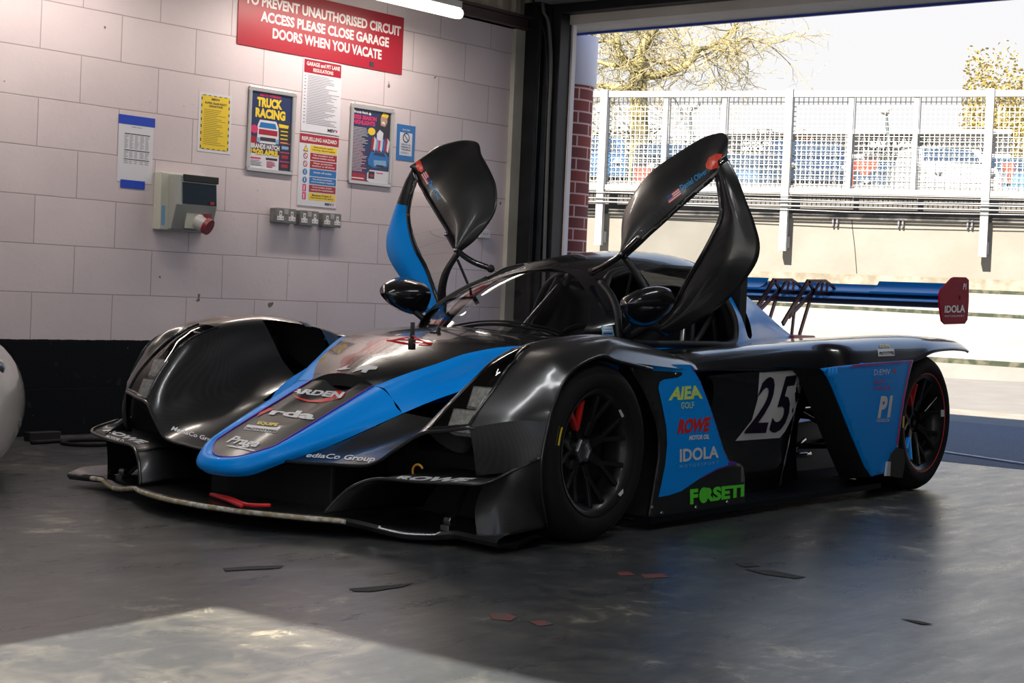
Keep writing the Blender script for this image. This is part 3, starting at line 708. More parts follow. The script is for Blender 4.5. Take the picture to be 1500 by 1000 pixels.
for sgn in (1, -1):
    g = fender(); g = g if sgn > 0 else nar(g.mirror()); fe = P('front_fender', g, smooth=60); fenders.append(fe)
    for nm, fn, kk in (('headlight_cover', lampcover, {}), ('headlight_surround', lampborder, {}), ('headlight_housing', bucket, {})):
        g = fn(); g = g if sgn > 0 else nar(g.mirror()); g.build(nm, fe, smooth=60)
    for g in lamp_units():
        g = g if sgn > 0 else nar(g.mirror()); g.build('headlight', fe, bevel=.003)
    # front wall of the wheel housing, below the lamp
    pe = U(794, 669, 'y', 1.09); pm_ = U(752, 689, 'y', 1.00); top = [ST[0][6], ST[0][7], ST[0][8]]; bot = [(.350,.862,.222), tuple(pm_), tuple(pe)]; mdl = [tuple(V(a).lerp(V(b), .5) + V((.004, .006, 0))) for a, b in zip(top, bot)]
    g = Geo(); g.grid(surf([top, mdl, bot], 5, 8), M_CARBM); g = g if sgn > 0 else nar(g.mirror()); g.build('housing_panel', fe, smooth=60)
    # canard shelf with ROWE lettering
    ed = cr([(.612,.452,.077),(.590,.485,.125),(.565,.53,.168),(.533,.60,.196),(.500,.73,.199),(.465,.86,.205),(.430,.960,.213),*((tuple(pm_),tuple(pe)) if sgn > 0 else ((.385,.985,.228),(.30,.965,.255)))], 6)
    g = Geo(); n_ = len(ed); inn = []
    for i, p in enumerate(ed):
        t = i / (n_ - 1)
        inn.append(V((.20, min(p.y, .90) if t > .3 else p.y + .06, p.z + (.02 if t > .4 else 0))))
    g.grid([ed, [a.lerp(b, .3) + V((0, 0, .006)) for a, b in zip(ed, inn)], inn], M_CARBM); g = g if sgn > 0 else g.mirror(); can = g.build('canard', fe, smooth=60, solid=.006)
    g = Geo(); g.tube(ed, .006, M_CARB, 6); g = g if sgn > 0 else g.mirror(); g.build('canard_edge', fe, smooth=180)
    lipc = cr([(.527,.183,.213),(.49,.340,.217),(.457,.498,.228),(.435,.590,.285),(.407,.672,.343),(.388,.760,.360),(.368,.840,.375),(.35,.86,.37)], 6)
    g = Geo(); g.tube(lipc, .007, M_CARB, 6); g = g if sgn > 0 else nar(g.mirror()); g.build('fender_lip', fe, smooth=180)
    # wheel housing side below the canard
    tp = [(.43,.955,.213), tuple(V((.43,.955,.213)).lerp(pm_, .6)), tuple(pm_), tuple(pe)]; bt = [(.42,.93,.048), (.40,.97,.048), (.37,1.01,.05), tuple(U(801, 771, 'y', 1.045))]
    g = Geo(); g.grid(surf([tp, [tuple(V(a).lerp(V(b), .5) + V((.0, -.02, 0))) for a, b in zip(tp, bt)], bt], 4, 6), M_CARBM); g = g if sgn > 0 else nar(g.mirror()); g.build('side_fence', fe, smooth=60)
    # arch lip and inner liner
    arc = cr([U(801, 771, 'y', 1.045), U(793, 720, 'y', 1.075), pe] + [p.copy() for p in _v9] + [V((-.35, 1.06, .572))], 5)
    g = Geo(); g.tube(arc, .006, M_CARB, 6); g = g if sgn > 0 else nar(g.mirror()); g.build('arch_lip', fe, smooth=180)
    g = Geo(); g.grid([arc, [p + V((0, -.12, 0)) for p in arc]], M_DARK); g = g if sgn > 0 else nar(g.mirror()); g.build('arch_liner', fe, smooth=60)
for sgn, fe in zip((1, -1), fenders):
    g = Geo(); g.add([V((-.34, .93, .10)), V((-.76, .93, .10)), V((-.76, .93, .56)), V((-.34, .93, .60)), V((-.34, .70, .10)), V((-.34, .70, .10))], [(0, 1, 2, 3)], M_DARK)
    g.grid([[V((-.40 - .10 * math.sin(a), y, .30 + .34 * math.cos(a) * 1.0)) for a in [.0, .4, .8, 1.2, 1.57, 2.0, 2.4]] for y in (.93, .60)], M_DARK)
    g = g if sgn > 0 else nar(g.mirror()); g.build('wheel_well_liner', fe, smooth=60)
for sgn, fe in zip((1, -1), fenders):
    g = Geo(); q = [U(a, b, 'y', -.74) for a, b in ((438, 470), (450, 482), (460, 500), (468, 520), (474, 541))]; q2 = [U(a, b, 'y', -.74) for a, b in ((448, 472), (461, 484), (471, 500), (479, 518), (485, 535))]
    g.grid([cr(q, 4), cr(q2, 4)], mat('pale_grey_trim', (.34, .35, .34), .3, coat=.5)); g = g if sgn < 0 else g.mirror(); g.build('outlet_trim', fe, solid=.006, smooth=180, label='pale strip along the rear edge of the fender outlet')
# dark bulkhead and keel behind the intakes
g = Geo()
g.box((.10, -.40, .05), (.14, .40, .32), M_DARK); g.box((-.1, -.30, .05), (.42, .30, .21), M_DARK)
for s_ in (1, -1):
    g.box((.16, s_*.40, .05), (.18, s_*.80, .27), M_DARK)
P('keel', g, bevel=.01)
g = Geo(); rr = []
for k in range(13):
    a = math.pi * (.15 + 1.2 * k / 12); rr.append(U(612, 690, 'y', .66) + V((0, .022 * math.cos(a), .022 * math.sin(a))))
g.tube(rr, .004, mat('amber_plastic', (.65, .30, .03), .4), 6); P('tow_ring', g, smooth=180, label='amber towing ring behind the canard')

# ---------------------------------------------------------------- floor
g = Geo(); fo = [(-.42, 1.045), (-.80, 1.045), (-1.6, 1.04), (-2.30, 1.035), (-2.33, .78), (-2.9, .74), (-3.05, .70)]
ol = [(x, y) for x, y in fo] + [(x, -y) for x, y in fo[::-1]]
pl = [(0.02, .76), (-.40, .76)] ; ol = [(0.02, .76), (-.40, .76)] + fo + [(x, -y) for x, y in fo[::-1]] + [(-.40, -.76), (.02, -.76)]
g.extrude([V((x, y, .028)) for x, y in ol], (0, 0, .022), mat('satin_black_floor', (.005, .007, .011), .5, spec=.1)); P('floor_panel', g)

def US(pts, fn, y0=.95):
    out = []
    for a, b in pts:
        y = y0
        for _ in range(14):
            p = U(a, b, 'y', y); y = .5 * y + .5 * fn(p.x, p.z)
        p = U(a, b, 'y', y); out.append((p.x, p.z))
    return out
# ---------------------------------------------------------------- side panel behind the front wheel
spx = [(930, 549), (944, 572), (953, 593), (962, 618), (966, 640), (966, 668), (959, 712), (950, 763), (958, 766), (1091, 744), (1091, 700), (1089, 684), (1084, 679), (1076, 676), (1068, 675), (1060, 658), (1049.5, 624), (1039, 593), (1026, 559), (1012, 534), (950, 533), (925, 536)]
so_ = [(p.x, p.z) for p in UL(spx, 'y', 1.03)]
def ypan(x, z): return 1.03
def side_panel():
    g = patch(so_, .03, lambda x, z: V((x, ypan(x, z), z)), M_CARBM)
    return g
sp_l, sp_r = both_sides(side_panel, 'side_pod_panel', smooth=60, solid=.012)
# inner faces linking the panel to the tub (wheel-well rear wall)
def well():
    g = Geo(); e = UL([(930, 549), (944, 572), (953, 593), (962, 618), (966, 640), (966, 668), (959, 712), (950, 763)], 'y', 1.025)
    inn = [V((p.x + .02 - .10 * math.sin(math.pi * i / 7), .93, p.z)) for i, p in enumerate(e)]; inn2 = [V((p.x - .02, .70, p.z)) for p in inn]
    g.grid(surf([e, inn, inn2], 4, 4), M_CARBM); return g
both_sides(well, 'wheel_well_panel', smooth=60)

# ---------------------------------------------------------------- flank carrying the race number
fl_px = [(1017, 552), (1060, 548), (1120, 543), (1186, 538), (1191, 543), (1188, 562), (1182, 592), (1169, 620), (1166, 660), (1168, 702), (1120, 720), (1090, 730), (1040, 735), (1000, 735)]
def yfl(x, z):
    t = max(0, min(1, (.56 - z) / .50)); r = max(0, min(1, (-x - 1.60) / .16))
    return .955 - .075 * t ** 1.2 - .05 * r ** 2 - .10 * max(0, min(1, (-.95 - x) / -.3)) ** 2
flo = US(fl_px, yfl)
hole = smooth2(US([(1019, 556), (1034, 551), (1044, 560), (1045, 580), (1039, 604), (1030, 606), (1022, 580)], yfl), 4)
def flank(): return patch(flo, .03, lambda x, z: V((x, yfl(x, z), z)), M_BLK, holes=[hole])
fl_l, fl_r = both_sides(flank, 'body_flank', smooth=60)
def duct():
    g = Geo(); o_ = [V((x, yfl(x, z), z)) for x, z in hole]; i_ = [V((x - .05, yfl(x, z) - .09, z)) for x, z in hole]
    g.grid([o_ + [o_[0]], i_ + [i_[0]]], M_CARBM); g.add(i_, [tuple(range(len(i_)))], M_DARK); return g
for gg, pp in ((duct(), fl_l), (duct().mirror(), fl_r)): gg.build('side_intake', pp, smooth=60, label='dark oval intake in the flank')
# return wall along the rear edge of the flank
def flret():
    e = [V((p[0], yfl(*p), p[1])) for p in flo[3:10]]; g = Geo()
    g.grid(surf([e, [p + V((-.03, -.05, 0)) for p in e], [p + V((-.04, -.30, 0)) for p in e]], 4, 4), M_BLK); return g
both_sides(flret, 'flank_return', smooth=60)

# ---------------------------------------------------------------- top deck and rear fender
DK = [
 (-.72, [(.57,.600),(.70,.598),(.84,.602),(.93,.585),(.975,.555)]),
 (-.95, [(.60,.612),(.72,.612),(.86,.622),(.945,.600),(.965,.555)]),
 (-1.20, [(.60,.618),(.73,.626),(.88,.637),(.95,.610),(.965,.552)]),
 (-1.60, [(.58,.630),(.73,.640),(.885,.655),(.955,.628),(.972,.548)]),
 (-1.80, [(.54,.636),(.70,.648),(.89,.664),(.97,.635),(1.0,.545)]),
 (-2.00, [(.50,.642),(.68,.655),(.895,.674),(.985,.650),(1.022,.553)]),
 (-2.35, [(.42,.650),(.64,.668),(.90,.689),(.995,.668),(1.028,.572)]),
 (-2.62, [(.36,.655),(.62,.675),(.90,.698),(1.0,.675),(1.030,.592)]),
 (-2.80, [(.33,.655),(.60,.676),(.90,.698),(1.0,.680),(1.030,.632)]),
 (-3.00, [(.30,.650),(.60,.672),(.90,.692),(.99,.680),(1.025,.645)]),
 (-3.18, [(.30,.645),(.60,.668),(.90,.684),(.98,.672),(1.02,.642)]),
 (-3.26, [(.30,.640),(.60,.660),(.90,.672),(.97,.660),(1.01,.632)]),
]
def deck():
    g = Geo(); g.grid(surf([[V((x + (.13 if (k == 4 and x <= -2) else .07 if (k == 3 and x <= -2) else 0), y + (.062 if (k == 4 and x <= -2) else .035 if (k == 3 and x <= -2) else .03 if (k == 4 and x <= -1.8) else 0), z)) for k, (y, z) in enumerate(r)] for x, r in DK], 5, 5), M_BLK); return g
dk_l, dk_r = both_sides(deck, 'rear_fender', smooth=60, solid=.012)
# blue rear side panel
rp_px = [(1204, 540), (1225, 537), (1270, 532), (1338, 527), (1332, 550), (1325, 585), (1320, 620), (1316, 650), (1315, 668), (1309, 678), (1303, 692), (1276, 697), (1268, 682), (1250, 640), (1234, 600), (1222, 570), (1214, 553)]
rpo = [(p.x, p.z) for p in UL(rp_px, 'y', 1.092)]
def rear_panel(): return patch(rpo, .03, lambda x, z: V((x, 1.092, z)), M_BLUE)
rp_l, rp_r = both_sides(rear_panel, 'rear_side_panel', smooth=60, solid=.01, label='gloss blue side panel ahead of the rear wheel')
def arch_inner():
    e = UL([(1203, 541), (1214, 553), (1222, 570), (1234, 600), (1250, 640), (1268, 682), (1276, 698)], 'y', 1.090); g = Geo()
    e2 = [p + V((.02, -.13, -.004 * i)) for i, p in enumerate(e)]
    g.grid(surf([e, e2], 3, 4), M_BLKM); g.grid(surf([e2, [p + V((-.3, -.06, 0)) for p in e2]], 3, 4), M_BLKM); return g
both_sides(arch_inner, 'panel_return', smooth=60)
def mudflap():
    g = Geo(); o = UL([(1315, 655), (1307, 664), (1303, 675), (1304, 697), (1322, 700), (1326, 676), (1324, 658)], 'y', 1.10); g.extrude(o, (0, -.02, 0), M_BLKM)
    q = UL([(1301, 676), (1305, 676), (1304, 697), (1298, 697)], 'y', 1.105); g.extrude(q, (0, -.01, 0), M_SILV); return g
both_sides(mudflap, 'rear_gusset')

# ---------------------------------------------------------------- canopy
TOPZ = [(-3.25, .655), (-3.1, .690), (-2.9, .768), (-2.7, .842), (-2.5, .908), (-2.3, .965), (-2.1, 1.006), (-1.85, 1.028), (-1.6, 1.016), (-1.4, .985), (-1.2, .930), (-1.05, .872), (-.9, .800), (-.75, .722), (-.62, .655), (-.6, .645)]
WID = [(-3.3, .14), (-3.0, .19), (-2.7, .27), (-2.4, .37), (-2.1, .475), (-1.8, .56), (-1.5, .575), (-1.2, .56)]
tz = cr([V((a, b, 0)) for a, b in sorted(TOPZ)], 4); TZ = [(p.x, p.y) for p in tz]
wz = cr([V((a, b, 0)) for a, b in sorted(WID)], 4); WZ = [(p.x, p.y) for p in wz]
ZB = .622
def bw(x):
    if x > -1.2: return .56 * math.sqrt(max(0, 1 - ((x + 1.2) / .6) ** 2))
    return interp(x, WZ)
def K(x, f, off=0):
    b = bw(x); t = interp(x, TZ); a = abs(f) * math.pi / 2
    e = .9 + .12 * max(0, min(1, (-1.9 - x) / .5))
    y = b * math.sin(a) ** e; z = ZB + (t - ZB) * max(0, math.cos(a)) ** .95
    p = V((x, math.copysign(y, f), z))
    if off:
        q = (V((x, math.copysign(b, f) * .0, ZB - .1)) - p).normalized(); p = p + q * off
    return p
AP = [(-1.225, 0), (-1.20, .14), (-1.131, .31), (-1.08, .45), (-1.02, .62), (-.97, .78), (-.925, 1.0)]    # windscreen rear edge in (x, f)
apc = [(p.x, p.y) for p in cr([V((a, b, 0)) for a, b in AP], 4)]
ws = [(-.602, -1.0)] + [(-.602, 1.0)] + [(a, b) for a, b in apc[::-1]] + [(a, -b) for a, b in apc[1:]]
g = patch([(x * 1.0, f) for x, f in ws], .035, lambda x, f: K(x, f), M_GLASS); P('windscreen', g, smooth=180)
wsc = car.children[-1]
# black surround printed on the screen edge
def strip(edge_a, edge_b, m, name, parent, off=-.002):
    g = Geo(); g.grid(surf([[K(x, f, off) for x, f in edge_a], [K((x + u) / 2, (f + v) / 2, off) for (x, f), (u, v) in zip(edge_a, edge_b)], [K(x, f, off) for x, f in edge_b]], 2, 3), m); return g.build(name, parent, smooth=60)
for s_ in (1, -1):
    A_ = [(x, f * s_) for x, f in AP]; B_ = [(x + .05 + .10 * f, f * s_ * .97) for x, f in AP]
    strip(A_, B_, M_BLK, 'screen_border', wsc)
    g = Geo(); g.tube([K(x, s_ * 1.0) + V((0, 0, .004)) for x in [-.602 - .32 * k / 20 for k in range(21)]], .012, M_BLKM, 6); g.build('screen_seal', wsc, smooth=180)
# roof skin from the screen to the rear of the doors
RR = .30
rf = [(a, b) for a, b in apc if b <= .32]
roof_o = [(x, -f) for x, f in rf[::-1]] + [(x, f) for x, f in rf[1:]] + [(-1.30, .33), (-1.55, .36), (-1.78, .40), (-1.86, .42), (-1.9, .2), (-1.9, -.2), (-1.86, -.42), (-1.78, -.40), (-1.55, -.36), (-1.30, -.33)]
g = patch(roof_o, .03, lambda x, f: K(x, f), M_BLK); roof = P('roof', g, smooth=180, solid=.02)
# rear shell (B-pillar back) blue
sh = [(-1.86, .42), (-1.80, .60), (-1.815, .80), (-1.80, .95), (-1.76, 1.0), (-3.24, 1.0), (-3.24, -1.0), (-1.76, -1.0), (-1.80, -.95), (-1.815, -.80), (-1.80, -.60), (-1.86, -.42), (-1.9, -.2), (-1.9, .2)]
h1 = smooth2([(-1.90, .62), (-1.935, .56), (-2.00, .62), (-2.06, .78), (-2.08, .93), (-2.0, .94), (-1.95, .86), (-1.915, .74)], 4)
h2 = [(a, -b) for a, b in h1[::-1]]
g = patch(sh, .03, lambda x, f: K(x, f), M_BLUE, holes=[h1, h2]); shell = P('engine_cover', g, smooth=180, label='gloss blue engine cover')
for hh in (h1, h2):
    g = Geo(); o_ = [K(a, b) for a, b in hh]; i_ = [K(a, b) + V((-.05, -.06 if b > 0 else .06, -.01)) for a, b in hh]
    g.grid([o_ + [o_[0]], i_ + [i_[0]]], M_DARK); c_ = sum(i_, V()) / len(i_); k = len(g.v); g.add(i_, [tuple(range(len(i_)))], M_DARK); g.build('quarter_intake', shell)
# cockpit sides below the opening (blue) + gasket
OPN = [(-.97, 1.0), (-1.02, .62), (-1.131, .33)]
def cside():
    g = Geo()
    a = [K(x, 1.0) for x in (-.93, -1.1, -1.3, -1.5, -1.7, -1.80)]; a = [p + V((0, 0, .0)) for p in a]
    b_ = [V((p.x, p.y + .05, .610)) for p in a]; c = [V((p.x, .66, .602)) for p in a]
    g.grid(surf([a, b_, c], 3, 4), M_BLUE); return g
both_sides(cside, 'cockpit_sill', smooth=60, label='gloss blue sill under the door opening')
def cside2():
    g = Geo(); a = [V((x, .63, .606)) for x in (-1.0, -1.3, -1.7, -1.95)]; g.grid([a, [p + V((0, .02, -.30)) for p in a]], M_BLUE); return g
both_sides(cside2, 'tub_side', smooth=60)
def gasket():
    pts = [K(x, f) for x, f in [(-1.131, .33), (-1.08, .47), (-1.02, .64), (-.975, .80), (-.97, .94)]] + [K(x, 1.0) + V((0, .008, .012)) for x in (-1.06, -1.3, -1.55, -1.70)] + [K(x, f) for x, f in [(-1.79, .94), (-1.812, .80), (-1.80, .60), (-1.84, .44)]]
    g = Geo(); g.tube(cr(pts, 5), .016, M_BLKM, 8); g.tube([K(x, f) for x, f in [(-1.131, .32), (-1.30, .33), (-1.55, .36), (-1.78, .40)]], .012, M_BLKM, 8); return g
both_sides(gasket, 'door_seal', smooth=180)
# cockpit interior
g = Geo()
g.box((-1.95, -.50, .10), (-.55, .50, .14), M_DARK); g.box((-1.98, -.50, .10), (-1.92, .50, .95), M_DARK)
g.grid([[V((-.98, y, .60)) for y in (-.48, 0, .48)], [V((-.72, y, .62)) for y in (-.30, 0, .30)]], M_BLKM); P('cockpit_tub', g)
def seat(yc):
    g = Geo(); rows = []
    for x, z, w in ((-1.15, .22, .17), (-1.3, .20, .19), (-1.45, .22, .19), (-1.58, .35, .20), (-1.68, .55, .21), (-1.76, .72, .17), (-1.80, .84, .13)):
        rows.append([V((x + .07, yc - w, z + .06)), V((x + .02, yc - w * .8, z + .01)), V((x, yc, z)), V((x + .02, yc + w * .8, z + .01)), V((x + .07, yc + w, z + .06))])
    g.grid(surf(rows, 4, 3), mat('seat_fabric', (.02, .022, .026), .8)); return g
for yc in (.24, -.24): P('seat', seat(yc), smooth=180, solid=.015)
g = Geo()
for s_ in (1, -1):
    g.tube(cr([(-.95, s_*.45, .40), (-1.0, s_*.43, .66), (-1.16, s_*.30, .87), (-1.35, s_*.27, .93), (-1.72, s_*.28, .95), (-1.84, s_*.40, .78), (-1.88, s_*.44, .3)], 5), .018, M_BLKM, 8)
    g.tube([(-1.82, s_*.42, .75), (-1.35, s_*.50, .45)], .012, M_CHR, 8); g.tube([(-1.45, s_*.50, .50), (-1.72, s_*.34, .86)], .012, M_CHR, 8)
g.tube([(-1.35, -.27, .93), (-1.35, .27, .93)], .018, M_BLKM, 8); g.tube([(-1.80, -.36, .90), (-1.80, .36, .90)], .018, M_BLKM, 8); g.tube([(-1.82, -.38, .88), (-1.86, .40, .45)], .016, M_BLKM, 8)
P('roll_cage', g, smooth=180)
g = Geo(); rr = [V((-1.12 + .06 * math.sin(a) * .3, .24 + .13 * math.cos(a), .60 + .09 * math.sin(a))) for a in [2 * math.pi * k / 24 for k in range(25)]]
g.tube(rr, .012, M_BLKM, 6); g.box((-1.13, .16, .57), (-1.11, .32, .63), M_BLKM); P('steering_wheel', g, smooth=60)
# wiper
g = Geo(); wp_ = [U(a, b, 'x', x) for a, b, x in ((640, 482, -.70), (665, 477, -.70), (700, 471, -.70), (735, 470, -.72), (770, 474, -.76), (800, 480, -.80), (818, 485, -.82))]
g.tube(cr(wp_, 3), [.004] * 18 + [.003], M_BLKM, 6); g.tube(cr([p + V((.0, 0, -.014)) for p in wp_], 3), .006, M_BLKM, 6)
g.box(tuple(wp_[0] - V((.03, .03, .02))), tuple(wp_[0] + V((.02, .03, .02))), M_BLKM); P('wiper', g, smooth=60)
# antenna with red-sleeved lead clips on the hood
a0 = U(603, 512, 'z', .622); g = Geo(); g.tube([a0, a0 + V((0, 0, .085))], .007, M_BLKM, 8); g.tube([a0, a0 + V((0, 0, .035))], .012, M_BLKM, 8)
ant = P('antenna', g, smooth=180)
for k in range(6):
    s_ = (-1) ** k; g = Geo(); q = [a0 + V((0, 0, .045 - .006 * k)), a0 + V((.02 * s_, s_ * (.03 + .006 * k), .040 - .004 * k)), a0 + V((.01, s_ * (.065 + .006 * k), .024)), a0 + V((-.02, s_ * .055, .016)), a0 + V((-.01, s_ * .02, .016))]
    g.tube(cr(q, 4), .0022, MATS['red_strap'], 5); g.build('red_lead', ant, smooth=180, label='thin red lead looped at the antenna foot')
a1 = V((-.60, .0, .66)); g = Geo(); p1 = U(640, 493, 'y', .02)
g.box(tuple(p1 - V((.02, .02, .012))), tuple(p1 + V((.02, .02, .018))), M_BLKM); g.tube([p1, p1 + V((-.01, 0, .035))], .008, M_BLKM, 8); P('washer_jet', g)

# ---------------------------------------------------------------- wheels
def tyre_prof(R, W, rim):
    h = W / 2
    return [(rim - .004, -h + .015), (rim + .01, -h + .002), (R - .045, -h - .004), (R - .018, -h + .012), (R - .003, -h + .035), (R, -h + .06), (R, h - .06), (R - .003, h - .035), (R - .018, h - .012), (R - .045, h + .004), (rim + .012, h - .002), (rim - .004, h - .016)]
def make_wheel(cx, s_, R, W, yo, front, spokes_hi):
    """s_ = +1 left, -1 right; outer face at y = yo."""
    yc = yo - W / 2; o = V((cx, yc, R)); rim = R * .70
    def fin(g): return g if s_ > 0 else g.mirror()
    g = Geo(); g.lathe([(r, y) for r, y in tyre_prof(R, W, rim)], M_RUB, o, 96)
    wh = P('wheel', fin(g), smooth=50)
    g = Geo(); h = W / 2
    g.lathe([(rim + .002, -h + .01), (rim - .018, -h + .02), (rim - .03, -h + .05), (rim - .035, h - .05), (rim - .022, h - .022), (rim - .004, h - .006), (rim + .004, h - .004), (rim + .004, h - .014)], M_RIM, o, 96)
    fin(g).build('rim', wh, smooth=40)
    # Y spokes
    for k in range(7):
        a = 2 * math.pi * k / 7 + .05
        def pt(r, t, y): return o + V((r * math.cos(t), y, r * math.sin(t)))
        yi, yo_ = (h - .075, h - .030) if front else (h - .062, h - .022); kw = {}; m = M_RIM
        g = Geo(); g.bar(pt(.05, a, yi), pt(rim * .46, a, yi + .010), .030, .022, M_RIM, up=(0, 1, 0))
        if k in spokes_hi: m = spokes_hi[k][0]; kw = {'label': spokes_hi[k][1]}
        for d in (-.20, .20): g.bar(pt(rim * .42, a, yi + .010), pt(rim - .022, a + d, yo_), .017, .018, m, up=(0, 1, 0))
        fin(g).build('spoke', wh, bevel=.003, **kw)
    g = Geo(); g.lathe([(.024, h - .070), (.030, h - .060), (.040, h - .060), (.046, h - .068), (.052, h - .10), (.078, h - .105), (.08, h - .13), (0, h - .13), (0, h - .09), (.024, h - .09), (.024, h - .070)], M_CHR if front else M_RIM, o, 6 if front else 32)
    fin(g).build('wheel_nut', wh, smooth=30, label='steel centre-lock nut')
    g = Geo(); g.lathe([(.07, -.01), (rim - .055, -.01), (rim - .055, .018), (.07, .018)], mat('brake_disc_steel', (.05, .05, .055), .35, metal=.8), o, 64); fin(g).build('brake_disc', wh, smooth=30)
    g = Geo(); g.lathe([(rim * .55, -.04), (rim - .045, -.04), (rim - .045, .05), (rim * .55, .05), (rim * .55, -.04)], M_BLKM, o, 12, -.5, .45)
    fin(g).build('brake_caliper', wh, smooth=30)
    # yellow sidewall sticker & small white wheel sticker
    g = Geo(); yy = h + .0035
    def arcq(g, r0, r1, t0, t1, y, m, n=6, tilt=0):
        vs = []
        for i in range(n + 1):
            t = t0 + (t1 - t0) * i / n
            for r in (r0, r1): vs.append(o + V((r * math.cos(t), y, r * math.sin(t))))
        g.add(vs, [(2*i, 2*i+1, 2*i+3, 2*i+2) for i in range(n)], m)
    if front: arcq(g, rim + .028, rim + .048, math.radians(8), math.radians(22), yy - .001, M_YEL)
    else: arcq(g, rim + .024, rim + .040, math.radians(1), math.radians(14), yy - .001, M_YEL) if False else arcq(g, rim + .024, rim + .040, math.radians(-3), math.radians(9), yy - .001, M_YEL)
    fin(g).build('sidewall_mark', wh, label='small yellow mark on the tyre sidewall')
    if not front:
        g = Geo(); g.lathe([(rim + .004, h - .008), (rim + .009, h - .002), (rim + .013, h - .006)], mat('red_rim_pinstripe', (.75, .06, .06), .4), o, 96); fin(g).build('rim_stripe', wh, smooth=180, label='thin red ring on the rim lip')
    return wh
REDS = (M_RED, 'spoke with red-painted fork'); BLUS = (M_BLUE, 'spoke with blue-painted fork')
fw_l = make_wheel(-.02, 1, .300, .24, 1.085, True, {1: REDS})
fw_r = make_wheel(-.02, -1, .300, .19, .945, True, {1: REDS})
rw_l = make_wheel(-2.63, 1, .308, .30, 1.085, False, {1: REDS, 6: BLUS})
rw_r = make_wheel(-2.63, -1, .308, .30, 1.085, False, {1: REDS})

# rear suspension, gearbox and driveshafts visible through the side opening
g = Geo()
for s_ in (1, -1):
    g.tube([(-1.85, s_*.35, .30), (-2.55, s_*.78, .40)], .014, M_BLKM, 8); g.tube([(-1.80, s_*.78, .48), (-2.5, s_*.80, .34)], .020, M_BLKM, 8)
    g.tube([(-1.9, s_*.30, .16), (-2.60, s_*.78, .18)], .014, M_BLKM, 8); g.tube([(-2.7, s_*.22, .18), (-2.60, s_*.78, .18)], .014, M_BLKM, 8); g.tube([(-2.62, s_*.12, .30), (-2.62, s_*.80, .30)], .022, M_BLKM, 8)
    g.tube([(-2.05, s_*.35, .52), (-2.55, s_*.76, .20)], .010, M_CHR, 8)
P('suspension', g, smooth=180)
g = Geo(); g.box((-2.9, -.13, .16), (-2.0, .13, .42), M_BLKM); g.box((-2.1, -.22, .14), (-1.9, .22, .60), M_BLKM); P('gearbox', g, bevel=.02)
for s_ in (1, -1):
    g = Geo(); g.tube([(-1.78, s_*.80, .10), (-1.80, s_*.80, .46)], .035, M_BLK, 12); P('upright_tube', g, smooth=60)
    g = Geo(); g.extrude([V((-1.84, s_*.52, .06)), V((-2.06, s_*.52, .06)), V((-2.0, s_*.52, .44)), V((-1.90, s_*.52, .50)), V((-1.84, s_*.52, .44))], (0, s_*.05, 0), M_BLKM); P('cooling_duct', g, bevel=.01)
    g = Geo(); g.extrude([V((-2.05, s_*.60, .40)), V((-2.30, s_*.62, .43)), V((-2.30, s_*.62, .455)), V((-2.05, s_*.60, .43))], (0, -s_*.30, 0), M_BLK); P('body_brace', g)
    g = Geo(); g.extrude([V((-2.06, s_*.40, .20)), V((-2.34, s_*.42, .19)), V((-2.34, s_*.42, .30)), V((-2.06, s_*.40, .32))], (0, -s_*.02, 0), mat('grey_duct_panel', (.12, .2, .32), .3)); P('duct_panel', g)
g = Geo(); g.box((-2.50, -.30, .055), (-1.92, .30, .30), M_BLKM); P('gearbox_cover', g, bevel=.03)
for s_ in (1, -1):
    g = Geo(); g.extrude([V((-1.83, s_*.56, .05)), V((-3.05, s_*.56, .05)), V((-3.05, s_*.56, .30)), V((-2.3, s_*.56, .27)), V((-1.83, s_*.56, .27))], (0, s_*.012, 0), M_BLKM); P('bay_panel', g)
    g = Geo(); g.tube(cr([(-1.90, s_*.66, .06), (-2.1, s_*.62, .11), (-2.40, s_*.60, .20)], 5), .010, mat('gloss_blue_black', (.02, .06, .12), .12, coat=1), 8); g.tube(cr([(-1.88, s_*.60, .15), (-2.2, s_*.60, .135), (-2.45, s_*.60, .13)], 5), .016, MATS['gloss_blue_black'], 8); P('coolant_pipes', g, smooth=180)
# rear tail fairing between the fenders
g = Geo(); rows = []
for x, z in ((-1.98, .36), (-2.3, .34), (-2.75, .36), (-3.15, .42)): rows.append([V((x, y, z + .0 * y)) for y in (-.70, -.4, 0, .4, .70)])
P('tail_fairing', (g.grid(surf(rows, 3, 3), M_BLK), g)[1], smooth=60, solid=.01)

